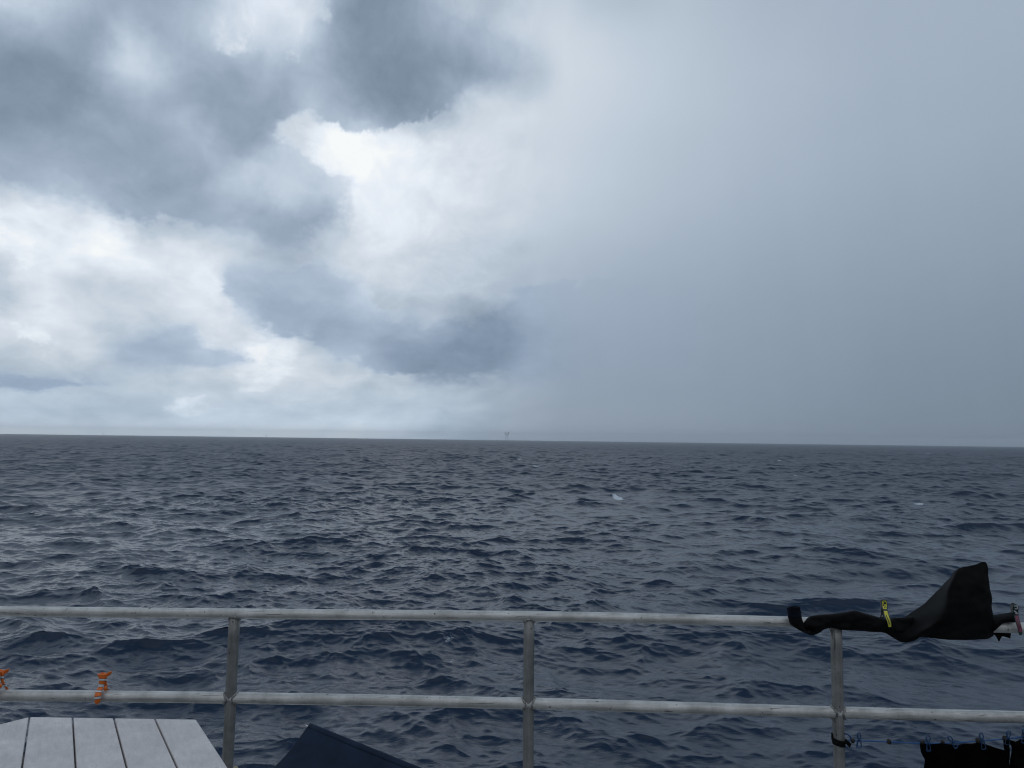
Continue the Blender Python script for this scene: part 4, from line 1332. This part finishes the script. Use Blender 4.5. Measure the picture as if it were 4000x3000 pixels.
def wnoise(u, v, seed, scale, det, rough, dist=0.0, lac=2.0):
    cb = node(nt, "ShaderNodeCombineXYZ")
    ln(u, cb.inputs[0]); ln(v, cb.inputs[1]); cb.inputs[2].default_value = seed
    n = node(nt, "ShaderNodeTexNoise")
    n.inputs["Scale"].default_value = scale
    n.inputs["Detail"].default_value = det
    n.inputs["Roughness"].default_value = rough
    n.inputs["Distortion"].default_value = dist
    n.inputs["Lacunarity"].default_value = lac
    ln(cb.outputs[0], n.inputs["Vector"])
    return n


# clouds flatten towards the horizon: stretch the noise's height axis there
elp = wm("MAXIMUM", el, -0.01)
ev = wm("MULTIPLY", wm("LOGARITHM", wm("ADD", elp, 0.35), 2.718281828), 0.80)
wn = wnoise(az, ev, 0.7, 14.0, 10, 0.62)
ws = node(nt, "ShaderNodeSeparateColor")
ln(wn.outputs["Color"], ws.inputs[0])
low = mrange(el, 0.0, 0.22, 0.35, 1.0)
leftm = mrange(az, 0.10, -0.06, 0.0, 1.0, True)
wamp = wm("MULTIPLY", low, mrange(leftm, 0, 1, 0.25, 1.0))
az2 = wm("MULTIPLY_ADD", wm("MULTIPLY", wm("SUBTRACT", ws.outputs[0], 0.5), 0.050), wamp, az)
el2 = wm("MULTIPLY_ADD", wm("MULTIPLY", wm("SUBTRACT", ws.outputs[1], 0.5), 0.042), wamp, el)
A0_, A1_ = R(-40), R(40)
tl = mrange(az2, A0_, R(AZ_CUT))
tr = mrange(az2, R(AZ_CUT), A1_)
isr = wm("GREATER_THAN", az2, R(AZ_CUT))


def sky_row(i):
    """one elevation's two ramps, in a small group of its own (quick to fill)"""
    gt = bpy.data.node_groups.new("sky row", "ShaderNodeTree")
    for nm in ("left", "right", "side"):
        gt.interface.new_socket(nm, in_out="INPUT", socket_type="NodeSocketFloat")
    gt.interface.new_socket("Color", in_out="OUTPUT", socket_type="NodeSocketColor")
    gt.interface.new_socket("White", in_out="OUTPUT", socket_type="NodeSocketFloat")
    rs_ = []
    for azs, j0 in ((az_l, 0), (az_r, len(az_l))):
        cr = gt.nodes.new("ShaderNodeValToRGB")
        el_ = cr.color_ramp.elements
        while len(el_) < len(azs):
            el_.new(0.5)
        for j, a_ in enumerate(azs):
            el_[j].position = (a_ - azs[0]) / (azs[-1] - azs[0])
        for j in range(len(azs)):
            el_[j].color = (Lback[i, j0 + j] / 255, Dm[i, j0 + j], Lfront[i, j0 + j] / 255, Wm[i, j0 + j])
        rs_.append(cr)
    gi, go = gt.nodes.new("NodeGroupInput"), gt.nodes.new("NodeGroupOutput")
    mc = gt.nodes.new("ShaderNodeMix"); mc.data_type = "RGBA"
    mf = gt.nodes.new("ShaderNodeMix"); mf.data_type = "FLOAT"
    lk = gt.links.new
    lk(gi.outputs[0], rs_[0].inputs[0]); lk(gi.outputs[1], rs_[1].inputs[0])
    lk(gi.outputs[2], mc.inputs[0]); lk(gi.outputs[2], mf.inputs[0])
    lk(rs_[0].outputs[0], mc.inputs[6]); lk(rs_[1].outputs[0], mc.inputs[7])
    lk(rs_[0].outputs[1], mf.inputs[2]); lk(rs_[1].outputs[1], mf.inputs[3])
    lk(mc.outputs[2], go.inputs[0]); lk(mf.outputs[0], go.inputs[1])
    return gt


SKY_ROWS = [sky_row(i) for i in range(len(el_st))]
acc_c = acc_a = None
for i, e_ in enumerate(el_st):
    gn = node(nt, "ShaderNodeGroup")
    gn.node_tree = SKY_ROWS[i]
    ln(tl, gn.inputs[0]); ln(tr, gn.inputs[1]); ln(isr, gn.inputs[2])
    row_c, row_a = gn.outputs[0], gn.outputs[1]
    if acc_c is None:
        acc_c, acc_a = row_c, row_a
    else:
        f = mrange(el2, math.radians(el_st[i - 1]), math.radians(e_))
        acc_c, acc_a = cmix(f, acc_c, row_c), fmix(f, acc_a, row_a)
sp = node(nt, "ShaderNodeSeparateColor")
ln(acc_c, sp.inputs[0])
Lb, Dd, Lf = sp.outputs[0], sp.outputs[1], sp.outputs[2]
edge = wnoise(az, ev, 3.1, 20.0, 10, 0.66, 0.2).outputs["Fac"]
soft = wnoise(az, ev, 8.4, 7.0, 6, 0.5).outputs["Fac"]
bill = wnoise(az, ev, 5.9, 18.0, 10, 0.6, 0.4).outputs["Fac"]
bil2 = wnoise(wm("ADD", az, -0.007), wm("ADD", ev, 0.022), 5.9, 18.0, 10, 0.6, 0.4).outputs["Fac"]
relief = wm("SUBTRACT", bill, bil2)
sof2 = wnoise(wm("ADD", az, -0.015), wm("ADD", ev, 0.05), 8.4, 7.0, 6, 0.5).outputs["Fac"]
relief = wm("ADD", wm("MULTIPLY", relief, 0.55), wm("MULTIPLY", wm("SUBTRACT", soft, sof2), 0.45))
dd = wm("MULTIPLY_ADD", wm("SUBTRACT", edge, 0.5), 0.72, Dd)
wid = mrange(soft, 0.38, 0.62, 0.06, 0.26)
m_dark = mrange(wm("DIVIDE", wm("SUBTRACT", dd, 0.5), wid), -1, 1, 0, 1, True)
# far cumulus: crisper cauliflower heads
ww = wm("MULTIPLY_ADD", wm("SUBTRACT", bill, 0.5), 0.85, acc_a)
m_white = mrange(ww, 0.44, 0.58, 0, 1, True)
leftdet = mrange(az, 0.10, -0.10, 0.06, 1.0, True)
detb = wm("MULTIPLY", wm("SUBTRACT", bill, 0.5), wm("MULTIPLY", leftdet, 0.10))
detb = wm("MULTIPLY_ADD", wm("MULTIPLY", relief, leftdet), 0.16, detb)
detf = wm("MULTIPLY", wm("SUBTRACT", wm("ADD", wm("MULTIPLY", edge, 0.5), wm("MULTIPLY", bill, 0.5)), 0.5), 0.13)
detf = wm("MULTIPLY", wm("MULTIPLY_ADD", relief, 0.13, detf), mrange(az, 0.0, 0.10, 1.0, 0.08, True))
# thin bright rims where the cloud edge lets light through
rim = wm("MULTIPLY", wm("MULTIPLY", m_dark, wm("SUBTRACT", 1.0, m_dark)), wm("MULTIPLY", leftm, 0.08))
Lb2 = wm("ADD", wm("ADD", Lb, detb), wm("MULTIPLY", m_white, wm("MULTIPLY", wm("SUBTRACT", wm("MULTIPLY_ADD", wm("SUBTRACT", edge, 0.5), 0.5, 0.92), Lb), 0.55)))
Lf2 = wm("ADD", Lf, detf)
Lum = wm("ADD", fmix(m_dark, Lb2, Lf2), rim)
Lum = wm("MULTIPLY_ADD", wm("MAXIMUM", wm("SUBTRACT", Lum, 0.76), 0.0), 0.08, Lum)
# faint falling streaks in the rain curtain
streak = wnoise(wm("MULTIPLY_ADD", el, 0.10, az), wm("MULTIPLY", el, 0.06), 2.2, 34.0, 5, 0.6).outputs["Fac"]
Lum = wm("MULTIPLY_ADD", wm("MULTIPLY", wm("SUBTRACT", streak, 0.5), mrange(az, -0.02, 0.10, 0, 1, True)), mrange(el, 0.5, 0.1, 0.006, 0.018), Lum)
s2l = lambda c: tuple(((v / 255 + 0.055) / 1.055) ** 2.4 if v > 10 else v / 255 / 12.92 for v in c)
cr = node(nt, "ShaderNodeValToRGB")
stops = [(0, (0, 0, 0)), (100, (87, 100, 115)), (120, (106, 121, 136)), (140, (125, 141, 158)), (160, (146, 161, 178)), (180, (167, 181, 197)), (200, (190, 203, 216)), (220, (214, 223, 233)), (240, (235, 242, 250)), (255, (252, 255, 255))]
while len(cr.color_ramp.elements) < len(stops):
    cr.color_ramp.elements.new(0.5)
for j, (p_, _) in enumerate(stops):
    cr.color_ramp.elements[j].position = p_ / 255
for j, (_, c_) in enumerate(stops):
    cr.color_ramp.elements[j].color = s2l(c_) + (1,)
ln(Lum, cr.inputs[0])
cloud = cr.outputs[0]
# violet-blue in the thick bellies
cloud = cmix(wm("MULTIPLY", m_dark, wm("MULTIPLY", mrange(el, 0.03, 0.3, 1.0, 0.3), mrange(az, 0.02, 0.10, 1.0, 0.25))), cloud, vmul(cloud, (0.94, 0.985, 1.065)))
cloud = cmix(wm("MULTIPLY", mrange(el, 0.09, 0.0, 0, 1, True), mrange(az, 0.05, -0.12, 0, 1, True)), cloud, vmul(cloud, (0.90, 0.99, 1.07)))
# overhead and astern, unseen: sky made darker to dim posts, cloths and water
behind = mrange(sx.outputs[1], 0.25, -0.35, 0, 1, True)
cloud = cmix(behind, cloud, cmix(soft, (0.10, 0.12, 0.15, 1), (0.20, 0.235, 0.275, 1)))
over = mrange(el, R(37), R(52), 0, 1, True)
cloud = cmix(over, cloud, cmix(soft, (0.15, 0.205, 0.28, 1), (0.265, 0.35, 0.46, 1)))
SUN_EL, SUN_AZ = R(58), R(185)
sky = node(nt, "ShaderNodeTexSky", sky_type="NISHITA", sun_disc=False)
sky.sun_elevation, sky.sun_rotation = SUN_EL, SUN_AZ
x10 = node(nt, "ShaderNodeVectorMath", operation="SCALE")
x10.inputs["Scale"].default_value = 10.0
ln(cloud, x10.inputs[0])
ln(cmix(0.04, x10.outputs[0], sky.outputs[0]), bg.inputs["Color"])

sl = bpy.data.lights.new("sun", "SUN")
sl.energy = 0.5
sl.angle = R(90)
sl.color = (1.0, 0.99, 0.98)
so = bpy.data.objects.new("sun", sl)
COL.objects.link(so)
sd_ = Vector((math.sin(SUN_AZ) * math.cos(SUN_EL), math.cos(SUN_AZ) * math.cos(SUN_EL), math.sin(SUN_EL)))
so.rotation_euler = sd_.to_track_quat("Z", "Y").to_euler()

scene.view_settings.view_transform = "Standard"
scene.view_settings.look = "None"
scene.view_settings.exposure = 0
scene.view_settings.gamma = 1
scene.render.film_transparent = False
c = scene.cycles
c.use_denoising = True
c.pixel_filter_type = "BLACKMAN_HARRIS"
c.filter_width = 1.15
c.max_bounces = 6
c.volume_bounces = 2
c.use_adaptive_sampling = True
c.adaptive_threshold = 0.01
